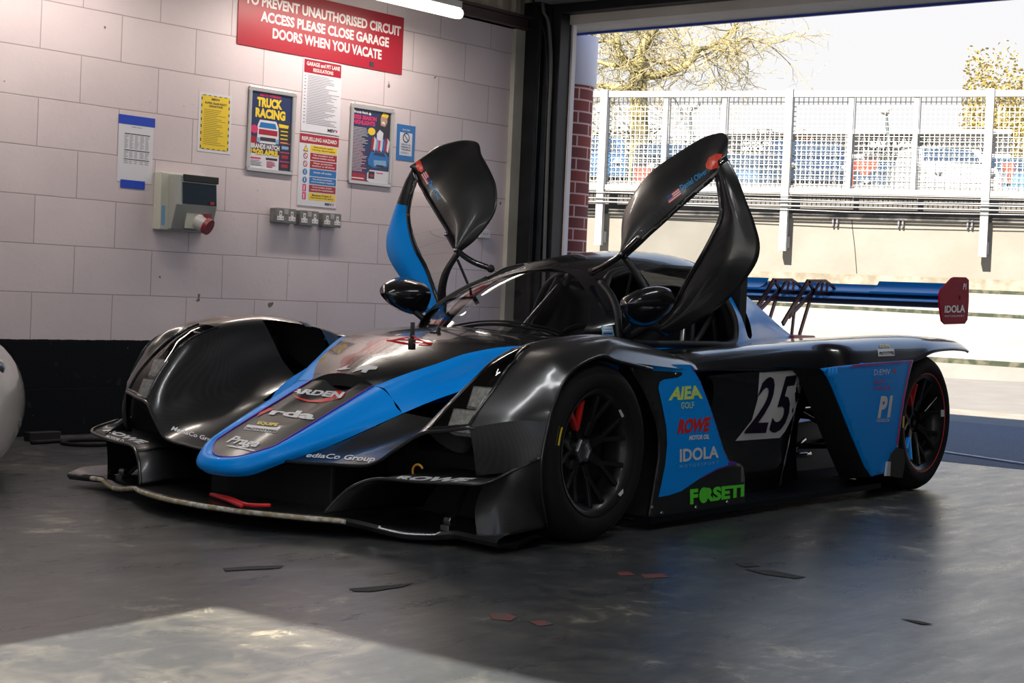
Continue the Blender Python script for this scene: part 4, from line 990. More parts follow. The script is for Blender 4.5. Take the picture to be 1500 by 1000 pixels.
# ---------------------------------------------------------------- rear wing
wing_r = None
XW0 = -3.02
def foil(x0, z0, x1, z1, th, n=10, camber=.0):
    """closed section between leading edge (x0,z0) and trailing edge (x1,z1)."""
    top, bot = [], []; d = V((x1 - x0, 0, z1 - z0)); nn = V((-d.z, 0, d.x)).normalized() * (-1 if d.x < 0 else 1)
    nn = V((d.z, 0, -d.x)).normalized(); nn = nn if nn.z > 0 else -nn
    for i in range(n + 1):
        t = i / n; yt = th * (1.48 * math.sqrt(t) - .63 * t - 1.76 * t*t + 1.42 * t**3 - .51 * t**4); c = V((x0, 0, z0)) + d * t + nn * camber * 4 * t * (1 - t)
        top.append(c + nn * yt); bot.append(c - nn * yt)
    return top + bot[::-1][1:-1]
def wing_elem(sec, y0, y1, mt, mb):
    g = Geo(); n = len(sec); k = n // 2 + 1
    for i in range(n):
        a, b = sec[i], sec[(i + 1) % n]
        g.add([V((a.x, y0, a.z)), V((b.x, y0, b.z)), V((b.x, y1, b.z)), V((a.x, y1, a.z))], [(0, 1, 2, 3)], mt if i < k - 1 else mb)
    g.add([V((p.x, y0, p.z)) for p in sec], [tuple(range(n))], mb); g.add([V((p.x, y1, p.z)) for p in sec], [tuple(range(n))[::-1]], mb); return g
YW = .80
xf = U(1376, 441, 'y', YW).x - .01; zf = U(1376, 443, 'y', YW).z; xt = U(1414, 412, 'y', YW).x + .015; ztp = U(1388, 416, 'y', YW).z
s1 = foil(xf, zf, xf - .22, zf + .028, .040, camber=-.02); s2 = foil(xf - .17, zf + .035, xt, ztp + .008, .03, camber=-.02); s3 = foil(xf - .17, zf + .035, xt, ztp - .012, .03, camber=-.02)
WDK = mat('deep_blue_wing_paint', (.0, .16, .58), .3, coat=.35, spec=.3)
main = P('rear_wing', wing_elem(s1, -YW, YW, WDK, M_BLK), smooth=50, label='gloss blue rear wing')
for y0, y1, s_ in ((-YW, -.33, s2), (-.33, .33, s3), (.33, YW, s2)): wing_elem(s_, y0, y1, WDK, M_BLK).build('wing_flap', main, smooth=50)
ep_px = [(1375, 432), (1378, 424), (1394, 407), (1398, 405.5), (1414, 406), (1418, 410), (1418, 440), (1416, 468), (1412, 474), (1384, 475), (1379, 470), (1376, 450)]
epo = [(p.x, p.z) for p in UL(ep_px, 'y', YW)]
g = Geo(); g.extrude([V((x, YW - .005, z)) for x, z in epo], (0, .010, 0), M_WRED); ep_l = g.build('endplate', main, label='crimson wing endplate')
g = Geo(); g.extrude([V((x, YW - .005, z)) for x, z in epo], (0, .010, 0), M_WRED); g.mirror(); ep_r = g.build('endplate', main, label='crimson wing endplate')
YM = -.10
for yc in (-.10, .10):
    g = Geo()
    segs = [((1096, 472), (1134, 410), .026), ((1134, 410), (1160, 410), .018), ((1160, 410), (1170, 417), .014), ((1170, 417), (1178, 428), .014), ((1109, 492), (1113, 455), .016), ((1105, 462), (1142, 424), .020), ((1121, 488), (1142, 420), .020), ((1134, 410), (1143, 425), .016), ((1143, 427), (1178, 429), .018), ((1152, 411), (1144, 424), .012), ((1156, 412), (1153, 426), .008), ((1163, 414), (1161, 427), .008)]
    for a, b, w in segs:
        A = U(a[0], a[1], 'y', YM); B = U(b[0], b[1], 'y', YM); A.y = B.y = yc
        d = (B - A).normalized(); n_ = V((d.z, 0, -d.x)) * w / 2; t_ = V((0, .005, 0))
        g.add([A - n_ - t_, B - n_ - t_, B + n_ - t_, A + n_ - t_, A - n_ + t_, B - n_ + t_, B + n_ + t_, A + n_ + t_], [(0,1,2,3),(4,7,6,5),(0,4,5,1),(1,5,6,2),(2,6,7,3),(3,7,4,0)], M_PLUM)
    g.build('wing_mount', main, label='plum anodised swan-neck wing mount')
g = Geo(); g.box((-3.25, -.14, .60), (-3.0, .20, .665), mat('red_tail_lamp', (.45, .03, .03), .3)); g.ball((-3.1, .0, .70), .03, M_BLKM); P('rain_light', g, bevel=.01, label='red rain light under the wing mounts')

# ---------------------------------------------------------------- doors (raised)
E12 = [(-1.22,.811,1.385),(-1.30,.765,1.462),(-1.375,.70,1.498),(-1.408,.647,1.502),(-1.395,.59,1.485),(-1.341,.529,1.432),(-1.289,.433,1.352),(-1.262,.372,1.275),(-1.215,.337,1.165),(-1.149,.375,1.050),(-1.10,.425,.985)]
INN = [(-1.205,.800,1.350),(-1.195,.772,1.315),(-1.185,.745,1.285),(-1.175,.715,1.258),(-1.165,.685,1.228),(-1.155,.650,1.196),(-1.145,.610,1.158),(-1.135,.565,1.115),(-1.125,.525,1.078),(-1.11,.480,1.030),(-1.095,.430,.982)]
def door_top():
    e = [V(p) for p in E12]; i = [V(p) for p in INN]; m1 = [a.lerp(b, .35) + V((.035, 0, .0)) for a, b in zip(e, i)]; m2 = [a.lerp(b, .7) + V((.035, 0, 0)) for a, b in zip(e, i)]
    g = Geo(); g.grid(surf([e, m1, m2, i], 6, 5), M_CARBM); return g
SO = [(-1.22,.811,1.385),(-1.217,.862,1.310),(-1.216,.905,1.222),(-1.221,.947,1.13),(-1.224,.975,1.03),(-1.222,.945,.94),(-1.226,.822,.806),(-1.188,.693,.712),(-1.163,.598,.667)]
SI = [(-1.195,.785,1.310),(-1.19,.796,1.275),(-1.188,.812,1.20),(-1.187,.815,1.145),(-1.176,.785,1.065),(-1.172,.745,.99),(-1.180,.686,.905),(-1.177,.622,.790),(-1.150,.555,.700)]
def door_side(m):
    e = [V(p) for p in SO]; i = [V(p) for p in SI]; md = [a.lerp(b, .5) + V((.03, 0, 0)) for a, b in zip(e, i)]
    g = Geo(); g.grid(surf([e, md, i], 6, 5), m); return g
def door_side_r():
    g = door_side(M_BLUE).mirror(); k = g.mi(M_CARBM); nj = 8 * 5
    for fi, f in enumerate(g.f):
        row, col = divmod(fi, nj)
        if col < 2.15 * 5: g.m[fi] = k
    return g
def dframe():
    g = Geo(); lo = [(-1.095,.43,.982),(-1.105,.50,.90),(-1.125,.54,.82),(-1.145,.55,.75),(-1.15,.556,.70)]
    c = cr([V(p) for p in lo], 5); g.grid([[p + V((.004, -.022, .004)) for p in c], [p + V((.004, .022, -.004)) for p in c]], M_CARBM)
    g.tube(cr([V(p) for p in SI], 4), .010, M_BLK, 6); g.tube(cr([V(p) for p in INN], 4), .011, M_BLK, 6); return g
def dglass():
    a = [V(p) for p in SI]; b = [V(p) for p in INN[2:]] + [V((-1.105, .50, .90)), V((-1.145, .55, .75))]
    a = resamp(a, 14); b = resamp(b, 14); g = Geo(); g.grid([a, b], M_GLASS); return g
for s_ in (1, -1):
    f = (lambda q: q) if s_ > 0 else (lambda q: q.mirror())
    d = P('door', f(door_top()), smooth=60, solid=.012); 
    if s_ > 0: door_l = d
    else: door_r = d
    sd = (door_side(M_CARB) if s_ > 0 else door_side_r()).build('door_skin', d, smooth=60, solid=.012, label='black carbon lower skin' if s_ > 0 else 'lower skin, blue below the joint')
    if s_ > 0: dskin_l = sd
    f(dframe()).build('door_frame', d, smooth=60, solid=.006)
    f(dglass()).build('door_window', d, smooth=60)
    g = Geo(); A = V((-1.13, .265, .905)); B = V((-1.10, .43, .99)); C2 = V((-1.115, .50, 1.058))
    g.tube(cr([A + V((.02, 0, .01)), A.lerp(B, .5) + V((.03, .0, -.005)), B + V((.02, 0, 0)), C2 + V((.02, 0, 0))], 4), [.013] * 13, M_BLK, 8)
    for q_ in (B, C2): g.ball(q_ + V((.035, 0, 0)), .009, M_ALU, 6)
    g.ball(A + V((.02, 0, .01)), .018, M_BLKM, 6); f(g).build('hinge_arm', d, smooth=60)
    g = Geo(); g.tube([(-1.16, .40, .80), (-1.12, .46, .95)], .006, M_BLKM, 8); g.tube([(-1.175, .38, .76), (-1.16, .40, .80)], .010, M_BLKM, 8); f(g).build('gas_strut', d, smooth=60)
    g = Geo(); g.tube([(-1.03, .50, .655), (-1.10, .545, .70), (-1.165, .60, .70)], [.020, .018, .016], M_BLKM, 8); g.ball((-1.03, .50, .665), .022, M_BLKM, 6); f(g).build('lower_hinge', d, smooth=60)
# mirrors
def mirror_pod():
    c = V((-.935, .625, .790)); g = Geo(); rows = []; T = math.radians(24)
    def loc(x, y, z): return c + V((x, y * math.cos(T) - z * math.sin(T), y * math.sin(T) + z * math.cos(T)))
    def ring(x, r):
        o = []
        for k in range(33):
            a = 2 * math.pi * k / 32; y = math.copysign(abs(math.cos(a)) ** .75, math.cos(a)); z = math.copysign(abs(math.sin(a)) ** .7, math.sin(a))
            z *= (1 - .30 * y) if z < 0 else (1 - .12 * y); o.append(loc(x, .096 * r * y, .066 * r * z))
        return o
    for i in range(13):
        t = i / 12; rows.append(ring(.10 - .20 * t, math.sin(math.pi * min(1, .06 + .94 * t * .58)) ** .7 if i else .02))
    rows.append(ring(-.10, .88)); rows.append(ring(-.088, .86)); rows.append([loc(-.088, 0, 0)] * 33)
    g.grid(rows, M_BLK); return g
for s_ in (1, -1):
    f = (lambda q: q) if s_ > 0 else (lambda q: q.mirror())
    g = f(mirror_pod()); mr = P('wing_mirror', g, smooth=50)
    g = Geo(); g.tube(cr([(-.99, .50, .668), (-.985, .55, .70), (-.955, .60, .745)], 4), .014, M_BLKM, 8); f(g).build('mirror_arm', mr, smooth=180)
# ================================================================== LIVERY AND LETTERING ON THE CAR
bpy.context.view_layer.update()
T_sp, T_fl, T_dk, T_rp = bvh(sp_l), bvh(fl_l), bvh(dk_l), bvh(rp_l)
T_nose = bvh(nose_panel); T_fe = [bvh(f) for f in fenders]; T_can = [bvh([c for c in f.children if c.name.startswith('canard') and 'edge' not in c.name][0]) for f in fenders]
T_dl, T_dr = bvh(door_l), bvh(door_r); T_ep = bvh(ep_l); T_ws = bvh(wsc); T_hood = bvh(hood)
def word(parent, body, quad, tree, m, bold=.02, shear=0, space=1., name='lettering', off=.0024):
    g = Geo(); decal(g, body, quad, tree, m, bold, shear, off, space)
    if not g.f: print('EMPTY', body); return
    return g.build(name, parent, weld=False)
def patchp(parent, name, poly, tree, m, step=5, sm=0, off=.0012, label=None):
    g = Geo(); livery(g, poly, tree, m, step, off, sm)
    if not g.f: print('EMPTY', name); return
    kw = {'label': label} if label else {}
    return g.build(name, parent, weld=False, **kw)
blue_side = [(950.8, 534), (968, 533), (1012, 534.5), (1026, 559.5), (1039, 593.5), (1049, 624), (1059.5, 658), (1067.5, 675.5), (1080, 679), (1066, 681), (1049.5, 686.5), (1026, 699.5), (997.5, 719), (980, 725), (964, 728), (966, 720), (974, 681), (977, 650), (975.5, 624), (970, 595), (964, 568), (966, 559), (972, 555.5), (992, 553), (999, 549), (998, 545), (985, 544), (956, 543)]
patchp(sp_l, 'blue_panel_paint', blue_side, T_sp, M_BLUE, 6, label='gloss blue field with sponsor lettering')
patchp(sp_l, 'purple_edge', [(1010, 533.8), (1012, 534.2), (1026.2, 559), (1039.2, 593), (1049.6, 624), (1060.2, 658), (1068.2, 675), (1081, 678.2), (1067, 682), (1050, 688), (1026, 701), (1026, 699), (1049.5, 686), (1066, 680.8), (1066, 676), (1057.8, 658), (1047.4, 624), (1037.2, 593.5), (1024.2, 559.8)], T_sp, M_PURP, 3, off=.0018, label='purple pinstripe')
patchp(sp_l, 'purple_edge', [(950, 533.3), (968, 532.4), (1009, 533.6), (1009, 535.0), (968, 533.6), (951, 534.6)], T_sp, M_PURP, 4, off=.0018, label='purple pinstripe')
word(sp_l, 'AIEA', [(985, 566.5), (1024, 564), (1029, 583.5), (978, 586.5)], T_sp, M_LIME, .045)
word(sp_l, 'GOLF', [(997, 589), (1016, 588.5), (1016, 597.5), (997, 598.5)], T_sp, M_LIME, .005)
word(sp_l, 'ROWE', [(995, 613.5), (1041, 610), (1037, 632), (991, 636)], T_sp, M_RED, .055)
word(sp_l, 'MOTOR OIL', [(1009.5, 637.5), (1039, 635.5), (1038, 642.5), (1008.5, 644.5)], T_sp, M_WHT, .05)
word(sp_l, 'IDOLA', [(995, 657.5), (1052, 652.5), (1052, 670), (995, 677)], T_sp, M_WHT, .03)
word(sp_l, 'MOTORSPORT', [(995, 681), (1052, 674.5), (1052, 679), (995, 686)], T_sp, M_SKYV, 0, space=1.5)
word(sp_l, 'F RSETI', [(1010, 716), (1089.5, 708.8), (1089, 727), (1010, 739)], T_sp, M_GRN, .05)
word(sp_l, 'O', [(1023.5, 713.5), (1037.5, 712.5), (1037, 736), (1023, 737.5)], T_sp, M_GRN, .05)
patchp(sp_l, 'leaf_mark', [(1026, 735), (1026, 722), (1035, 715), (1035, 728)], T_sp, M_GRN, 5, off=.003)
for (a, b) in ((989.8, 546.8), (954.7, 743), (969, 751), (1018.9, 743), (1064.6, 735)):
    p = cast(T_sp, a, b, .001); 
    if p:
        g = Geo(); g.tube([p, p + V((0, .004, 0))], [.0075, .006], M_ALU, 10); g.build('fixing_bolt', sp_l, smooth=40)
# race number
patchp(fl_l, 'number_board', [(1112, 545.5), (1175, 541.5), (1173, 570), (1163.5, 604), (1150, 631), (1142, 641), (1077, 645.5), (1101, 615), (1109.5, 585)], T_fl, M_WHT, 6, label='white board behind the number 25')
word(fl_l, '2', [(1118, 552), (1141, 551), (1121, 633.5), (1089, 634.5)], T_fl, mat('number_ink', (.012, .006, .022), .4), .022, name='race_number', off=.0036)
word(fl_l, '5', [(1148, 551), (1168, 549), (1148, 632), (1124, 634)], T_fl, MATS['number_ink'], .022, name='race_number', off=.0036)
# rear fender and blue rear panel
word(dk_l, 'EQUIPE', [(1288, 505), (1303, 504.5), (1303, 509.5), (1288, 510)], T_dk, M_YEL, .03, off=.003)
patchp(dk_l, 'label_board', [(1285, 511.5), (1309, 510.5), (1310, 521), (1286, 522)], T_dk, M_WHT, 4, off=.002)
word(dk_l, 'PROTOTYPES', [(1287, 515.5), (1308.5, 514.5), (1309, 519.5), (1287.5, 520.5)], T_dk, M_BLKM, .03, off=.0038)
for body, q, m_, bd in (('D:EMV', [(1280, 541), (1304, 540), (1303, 548.5), (1279.5, 549.5)], M_WHT, .0), ('SIMONE L', [(1279.5, 556), (1297, 555.5), (1297, 560.5), (1279.5, 561)], M_MAG, .02), ('VELOCITY', [(1298, 555.5), (1311, 555), (1311, 560), (1298, 560.5)], M_CYAN, .02), ('WHITTE BL', [(1279.5, 565.5), (1305, 565), (1305, 570.5), (1279.5, 571)], M_MAG, .02),
                        ('P1', [(1290, 580), (1307.5, 579), (1303, 611), (1284.5, 612.5)], M_WHT, .05), ('P1BOOKS.COM', [(1283.5, 613.5), (1302, 612.5), (1301.5, 617.5), (1283, 618.5)], M_WHT, .02)):
    word(rp_l, body, q, T_rp, m_, bd)
patchp(rp_l, 'triangle_mark', [(1306, 548.5), (1310, 537.5), (1314, 548), (1310.2, 543)], T_rp, M_RED, 3)
patchp(rp_l, 'magenta_edge', [(1225, 536.2), (1336.5, 527.6), (1330.8, 550), (1323.8, 585), (1318.8, 620), (1315, 650), (1313, 655), (1312, 650), (1316, 620), (1321, 585), (1328, 550), (1333, 530.2), (1225, 539.6)], T_rp, M_MAG, 3, off=.002, label='magenta pinstripe')
# nose
word(nose_panel, 'Praga', [(341, 638), (384, 646), (373, 658.5), (328, 651)], T_nose, M_WHT, .03, .35)
patchp(nose_panel, 'signature_underline', [(331, 652.5), (340, 653), (372, 659.3), (375, 661), (371, 661), (338, 654.8)], T_nose, M_WHT, 4, off=.002)
word(nose_panel, 'EQUIPE', [(379, 617.5), (409, 620.5), (404.5, 625.5), (376, 622.5)], T_nose, M_YEL, .05)
patchp(nose_panel, 'label_board', [(363, 622), (410.4, 627.5), (404, 634.5), (356.4, 629)], T_nose, M_WHT, 4, off=.0015)
word(nose_panel, 'PROTOTYPES', [(361.5, 626), (407, 631), (404, 633.8), (358.5, 628.8)], T_nose, M_BLKM, .05, off=.003)
word(nose_panel, 'y', [(379, 597.5), (403, 599), (391, 612), (367, 610)], T_nose, M_RED, .05)
word(nose_panel, 'rda', [(402, 599), (466, 604.5), (458.5, 615.5), (393, 607.5)], T_nose, M_WHT, .04)
patchp(nose_panel, 'red_swoosh', [(427, 577), (436, 584), (450, 588.8), (470, 589.5), (488, 586.5), (502, 582), (507, 576.5), (504, 573.5), (494, 572), (489, 572.5), (486, 580), (472, 585), (455, 586.5), (440, 583)], T_nose, M_RED, 4)
word(nose_panel, 'ARDEN', [(431, 569.5), (506, 575), (499, 584), (421, 575.5)], T_nose, M_WHT, .05, off=.003)
patchp(hood, 'silver_mark', [(516, 545.5), (527, 537), (540, 535), (554, 537.5), (551, 541.5), (540, 542), (536, 546.5), (529, 545.5), (531, 541.5)], T_hood, M_SILV, 4, off=.002)  # pale silver shapes laid on the hood
patchp(hood, 'silver_mark', [(492, 542), (512, 534.5), (507, 539), (516, 540), (500, 542.5)], T_hood, M_SILV, 4, off=.002)
# MediaCo Group and ROWE
word(fenders[0], 'MediaCo Group', [(439, 663), (553, 669), (546, 679), (433, 671)], T_fe[0], M_WHT, .02)
word(fenders[1], 'MediaCo Group', [(254, 624.5), (321, 645), (319, 653), (249, 632)], T_fe[1], M_WHT, .02)
word(fenders[1], 'ROWE', [(163, 629.5), (219, 648), (203, 650.5), (149, 631)], T_can[1], M_WHT, .05)
word(fenders[1], 'MOTOR OIL', [(158, 638), (187, 646), (183, 650), (153, 640.5)], T_can[1], M_WHT, .04)
word(fenders[0], 'ROWE', [(588, 697.5), (699, 701), (672, 708), (575, 702.5)], T_can[0], M_WHT, .05)
# doors
word(door_l, 'Daniel Oliver', [(995.5, 272.5), (1034.5, 246), (1037.5, 253.5), (999, 280.5)], T_dl, M_CYAN, .01)
FL = [V((976.3, 288.8, 0)), V((994.3, 275.2, 0)), V((998.7, 284.7, 0)), V((980.7, 298.3, 0))]
def flag(parent, tree, F):
    def q(a, b): p = F[0].lerp(F[1], a).lerp(F[3].lerp(F[2], a), b); return (p.x, p.y)
    for k in range(7):
        t0, t1 = k / 7, (k + 1) / 7; patchp(parent, 'flag_stripe', [q(0, t0), q(1, t0), q(1, t1), q(0, t1)], tree, M_RED if k % 2 == 0 else M_WHT, 4)
    patchp(parent, 'flag_canton', [q(0, 0), q(.42, 0), q(.42, .55), q(0, .55)], tree, M_NAVY, 4, off=.0026)
flag(door_l, T_dl, FL)
flag(door_r, T_dr, [V((625.5, 270.6, 0)), V((616, 256, 0)), V((624.4, 250.4, 0)), V((633, 264.4, 0))][::-1] and [V((632.6, 265, 0)), V((624.6, 250.4, 0)), V((616, 256, 0)), V((625.2, 271, 0))])
word(door_r, 'Daniel Oliver', [(633, 265), (647.5, 290), (642, 294.5), (627, 269)], T_dr, M_CYAN, .01)
M_RL = mat('red_marker_lamp', (.65, .05, .03), .2, coat=.8, emit=(.9, .08, .04), es=.05)
patchp(door_l, 'marker_lamp', [(1035, 242), (1040, 232), (1050, 226.5), (1059, 227.5), (1063, 234), (1056, 242), (1043.6, 248.5), (1037, 247.5)], T_dl, M_RL, 4, off=.006, label='red marker light on the door edge')
patchp(door_r, 'marker_lamp', [(609.5, 238), (615.6, 236), (621, 249), (618.4, 253), (613.4, 250.4), (609.5, 244.8)], T_dr, M_RL, 4, off=.006, label='red marker light on the door edge')
# endplate
word(ep_l, 'IDOLA', [(1383.5, 447.5), (1413, 446), (1413, 457.5), (1383, 458)], T_ep, M_WHT, .03)
word(ep_l, 'MOTORSPORT', [(1383.5, 461.5), (1412, 461), (1412, 464), (1383.5, 464.3)], T_ep, M_WHT, 0, space=1.4)
word(ep_l, 'P1', [(1411, 415), (1415, 415), (1414.5, 424), (1410, 424)], T_ep, M_WHT, .03)
for p_ in ((1405.5, 434), (1405.5, 437)):
    q = cast(T_ep, *p_, .001)
    if q: g = Geo(); g.ball(q, .005, M_BLKM, 5); g.build('fixing_bolt', main)
# sticker inside the lower screen corner
patchp(wsc, 'scrutineering_sticker', [(880.5, 478), (897, 478), (899.5, 492.6), (882, 490.5)], T_ws, M_SKYV, 4, off=.003, label='light blue sticker in the lower screen corner')
for k in range(3): patchp(wsc, 'sticker_line', [(883, 480 + 4 * k), (896, 480 + 4 * k), (896.5, 482 + 4 * k), (883.4, 482 + 4 * k)], T_ws, M_WHT if k < 2 else M_NAVY, 4, off=.0045)
# blue guard glimpsed above the front tyre
for s_ in (1,):
    g = Geo(); g.extrude(UL([(876, 527), (886, 522), (899, 523), (909, 533), (919, 553), (912, 553), (903, 543), (890, 535)], 'y', .93), (0, -.01, 0), M_BLUE); o = g.build('inner_guard', fenders[0], label='blue inner guard above the tyre')
    g = Geo(); g.extrude(UL([(876, 527), (886, 521.5), (897, 523), (898.5, 529), (884, 528)], 'y', .934), (0, -.003, 0), M_WHT); g.extrude(UL([(884, 524), (890, 523), (891, 528), (887, 528)], 'y', .936), (0, -.002, 0), M_RED); g.build('guard_label', fenders[0])

for wh_, cx_, R_w in ((fw_l, -.02, .300), (rw_l, -2.63, .308)):
    T_w = bvh([c for c in wh_.children if c.name.startswith('rim') and 'stripe' not in c.name][0])
    for q in (([(906, 600), (909, 599), (914, 609), (911, 611)], [(905, 724), (912, 716), (915, 719), (908, 727)]) if cx_ > -1 else ([(1378, 600), (1383, 600), (1383, 610), (1378, 610)],)):
        g = Geo(); livery(g, q, T_w, M_SILV, 3, .002)
        if g.f: g.build('rim_sticker', wh_, weld=False, label='small white sticker inside the rim')
# ================================================================== THINGS ON THE BLOCK WALL
def rect(TL, TR, BR, BL):
    a, b, c, d = [wpx(*p) for p in (TL, TR, BR, BL)]
    return (a[0] + d[0]) / 2, (b[0] + c[0]) / 2, (c[1] + d[1]) / 2, (a[1] + b[1]) / 2      # s0, s1, z0, z1
def witem(name, label, cat, r, th=.004, group=None):
    t = thing(name, label, cat, group, M=WM(r[0], r[2])); return t, r[1] - r[0], r[3] - r[2]
def wb(g, x0, y0, x1, y1, z0, z1, m): g.box((x0, y0, z0), (x1, y1, z1), m)
def lines_(g, x0, y0, x1, y1, n, z, m, th=.45, rnd=None):
    R = random.Random(rnd or 3)
    for i in range(n):
        y = y1 - (y1 - y0) * (i + .5) / n; h = (y1 - y0) / n * th
        wb(g, x0, y - h / 2, x0 + (x1 - x0) * (.55 + .45 * R.random()), y + h / 2, z, z + .0004, m)
SIGN_R = mat('sign_red', (.34, .004, .02), .35); SIGN_W = mat('sign_white', (.72, .68, .68), .35); PAP = mat('printed_paper', (.66, .66, .72), .6)
TAPE = mat('blue_masking_tape', (.008, .055, .48), .6); INK = mat('print_black', (.03, .03, .045), .6); INKN = mat('print_navy', (.012, .025, .10), .35); GREYI = mat('print_grey', (.22, .22, .26), .6)
PY = mat('print_yellow', (.78, .56, .03), .45); PB = mat('print_blue', (.01, .15, .45), .4); PP = mat('print_pink', (.62, .03, .14), .4); PLB = mat('print_light_blue', (.2, .38, .6), .4); PG = mat('print_skin_tone', (.45, .27, .2), .5)
# big red sign
r_ = rect((348, -14), (590, 33), (588, 110), (347, 66)); r_ = (wpx(347, 40)[0], wpx(589, 80)[0], 2.125, 2.475)
t, w, h = witem('warning_sign', 'large red sign about closing garage doors, high on the white block wall', 'sign', r_)
g = Geo(); wb(g, 0, 0, w, h, .001, .006, SIGN_R); g.build('board', t, bevel=.002); g = Geo()
for body, x, y, ww, hh in (('TO PREVENT UNAUTHORISED CIRCUIT', .035, .665, .945, .135), ('ACCESS PLEASE CLOSE GARAGE', .125, .43, .78, .135), ('DOORS WHEN YOU VACATE', .195, .195, .665, .135)):
    flat_text(g, body, x * w, y * h, ww * w, hh * h * 1.25, .0065, SIGN_W, .035)
g.build('lettering', t, weld=False); g = Geo(); wb(g, .785 * w, .045 * h, .81 * w, .125 * h, .006, .008, INK); g.build('clip', t)
# regulations board
r_ = rect((443, 86), (501, 92), (496, 197), (441, 193)); t, w, h = witem('notice_board', 'tall white notice with red header listing garage and pit lane regulations', 'sign', r_)
g = Geo(); wb(g, 0, 0, w, h, .001, .005, PAP); wb(g, .02 * w, .80 * h, .98 * w, .985 * h, .005, .0056, SIGN_R); g.build('board', t, bevel=.001); g = Geo()
flat_text(g, 'GARAGE and PIT LANE', .08 * w, .90 * h, .86 * w, .055 * h, .0062, SIGN_W, .03); flat_text(g, 'REGULATIONS', .25 * w, .825 * h, .52 * w, .05 * h, .0062, SIGN_W, .03)
lines_(g, .12 * w, .10 * h, .95 * w, .78 * h, 30, .0055, GREYI, .35); lines_(g, .04 * w, .10 * h, .09 * w, .78 * h, 15, .0055, INK, .2)
flat_text(g, 'MSV', .68 * w, .03 * h, .2 * w, .045 * h, .0062, INK, .04); flat_text(g, 'v', .88 * w, .03 * h, .07 * w, .04 * h, .0062, PP, .04); g.build('print', t, weld=False)
# refuelling hazard board
r_ = rect((440, 194), (497, 201), (490, 306), (433, 299)); t, w, h = witem('hazard_sign', 'refuelling hazard sign with coloured rows, directly under the regulations notice', 'sign', r_)
g = Geo(); wb(g, 0, 0, w, h, .001, .005, PAP); wb(g, .0 * w, .86 * h, 1. * w, .99 * h, .005, .0056, SIGN_R); g.build('board', t, bevel=.001); g = Geo()
flat_text(g, 'REFUELLING HAZARD', .05 * w, .895 * h, .90 * w, .055 * h, .0062, SIGN_W, .03)
rowsT = [('Petroleum spirit', 'Highly flammable', PY, INK), ('No smoking and', 'remove ignition sources', SIGN_R, SIGN_W), ('Wear protective', 'clothing at all times', SIGN_R, SIGN_W), ('Switch off engine', None, PB, SIGN_W), ('Open all doors and shutters', 'good ventilation required', PB, SIGN_W), ('Check location of your', 'nearest fire extinguisher', SIGN_R, SIGN_W), ('Maximum 25 litres of', 'fuel stored in this garage', PY, INK)]
for i, (a, b, m1, m2) in enumerate(rowsT):
    y1 = (.845 - i * .110) * h; y0 = y1 - .098 * h; wb(g, .28 * w, y0, .965 * w, y1, .005, .0056, m1)
    if b: flat_text(g, a, .36 * w, y0 + .055 * h, .5 * w, .028 * h, .006, m2, .02); flat_text(g, b, .33 * w, y0 + .018 * h, .58 * w, .028 * h, .006, m2, .02)
    else: flat_text(g, a, .38 * w, y0 + .035 * h, .46 * w, .032 * h, .006, m2, .02)
    c = (.16 * w, (y0 + y1) / 2); rr_ = .042 * h
    pm = {0: PY, 1: SIGN_R, 2: SIGN_R, 3: PB, 4: PB, 5: PP, 6: PP}[i]
    if i == 0: g.add([(c[0] - rr_ * 1.1, y0, .0056), (c[0] + rr_ * 1.1, y0, .0056), (c[0], y1, .0056)], [(0, 1, 2)], INK); g.add([(c[0] - rr_ * .8, y0 + .004, .006), (c[0] + rr_ * .8, y0 + .004, .006), (c[0], y1 - .006, .006)], [(0, 1, 2)], PY)
    elif i < 5:
        n_ = 24; g.add([(c[0] + rr_ * math.cos(2*math.pi*k/n_), c[1] + rr_ * math.sin(2*math.pi*k/n_), .0056) for k in range(n_)], [tuple(range(n_))], pm)
        if i < 3: g.add([(c[0] + rr_ * .72 * math.cos(2*math.pi*k/n_), c[1] + rr_ * .72 * math.sin(2*math.pi*k/n_), .006) for k in range(n_)], [tuple(range(n_))], PAP); g.bar((c[0] - rr_ * .6, c[1] + rr_ * .6, .0064), (c[0] + rr_ * .6, c[1] - rr_ * .6, .0064), .003, .0004, pm)
        else: wb(g, c[0] - .003, c[1] - rr_ * .5, c[0] + .003, c[1] + rr_ * .6, .0056, .0062, PAP)
    else: wb(g, c[0] - rr_ * .8, y0, c[0] + rr_ * .8, y1, .005, .0056, pm); wb(g, c[0] - rr_ * .3, y0 + .005, c[0] + rr_ * .1, y1 - .008, .0056, .006, PAP)
flat_text(g, 'MSV', .70 * w, .03 * h, .18 * w, .035 * h, .0062, INKN, .04); flat_text(g, 'v', .88 * w, .03 * h, .06 * w, .03 * h, .0062, PP, .04); g.build('print', t, weld=False)
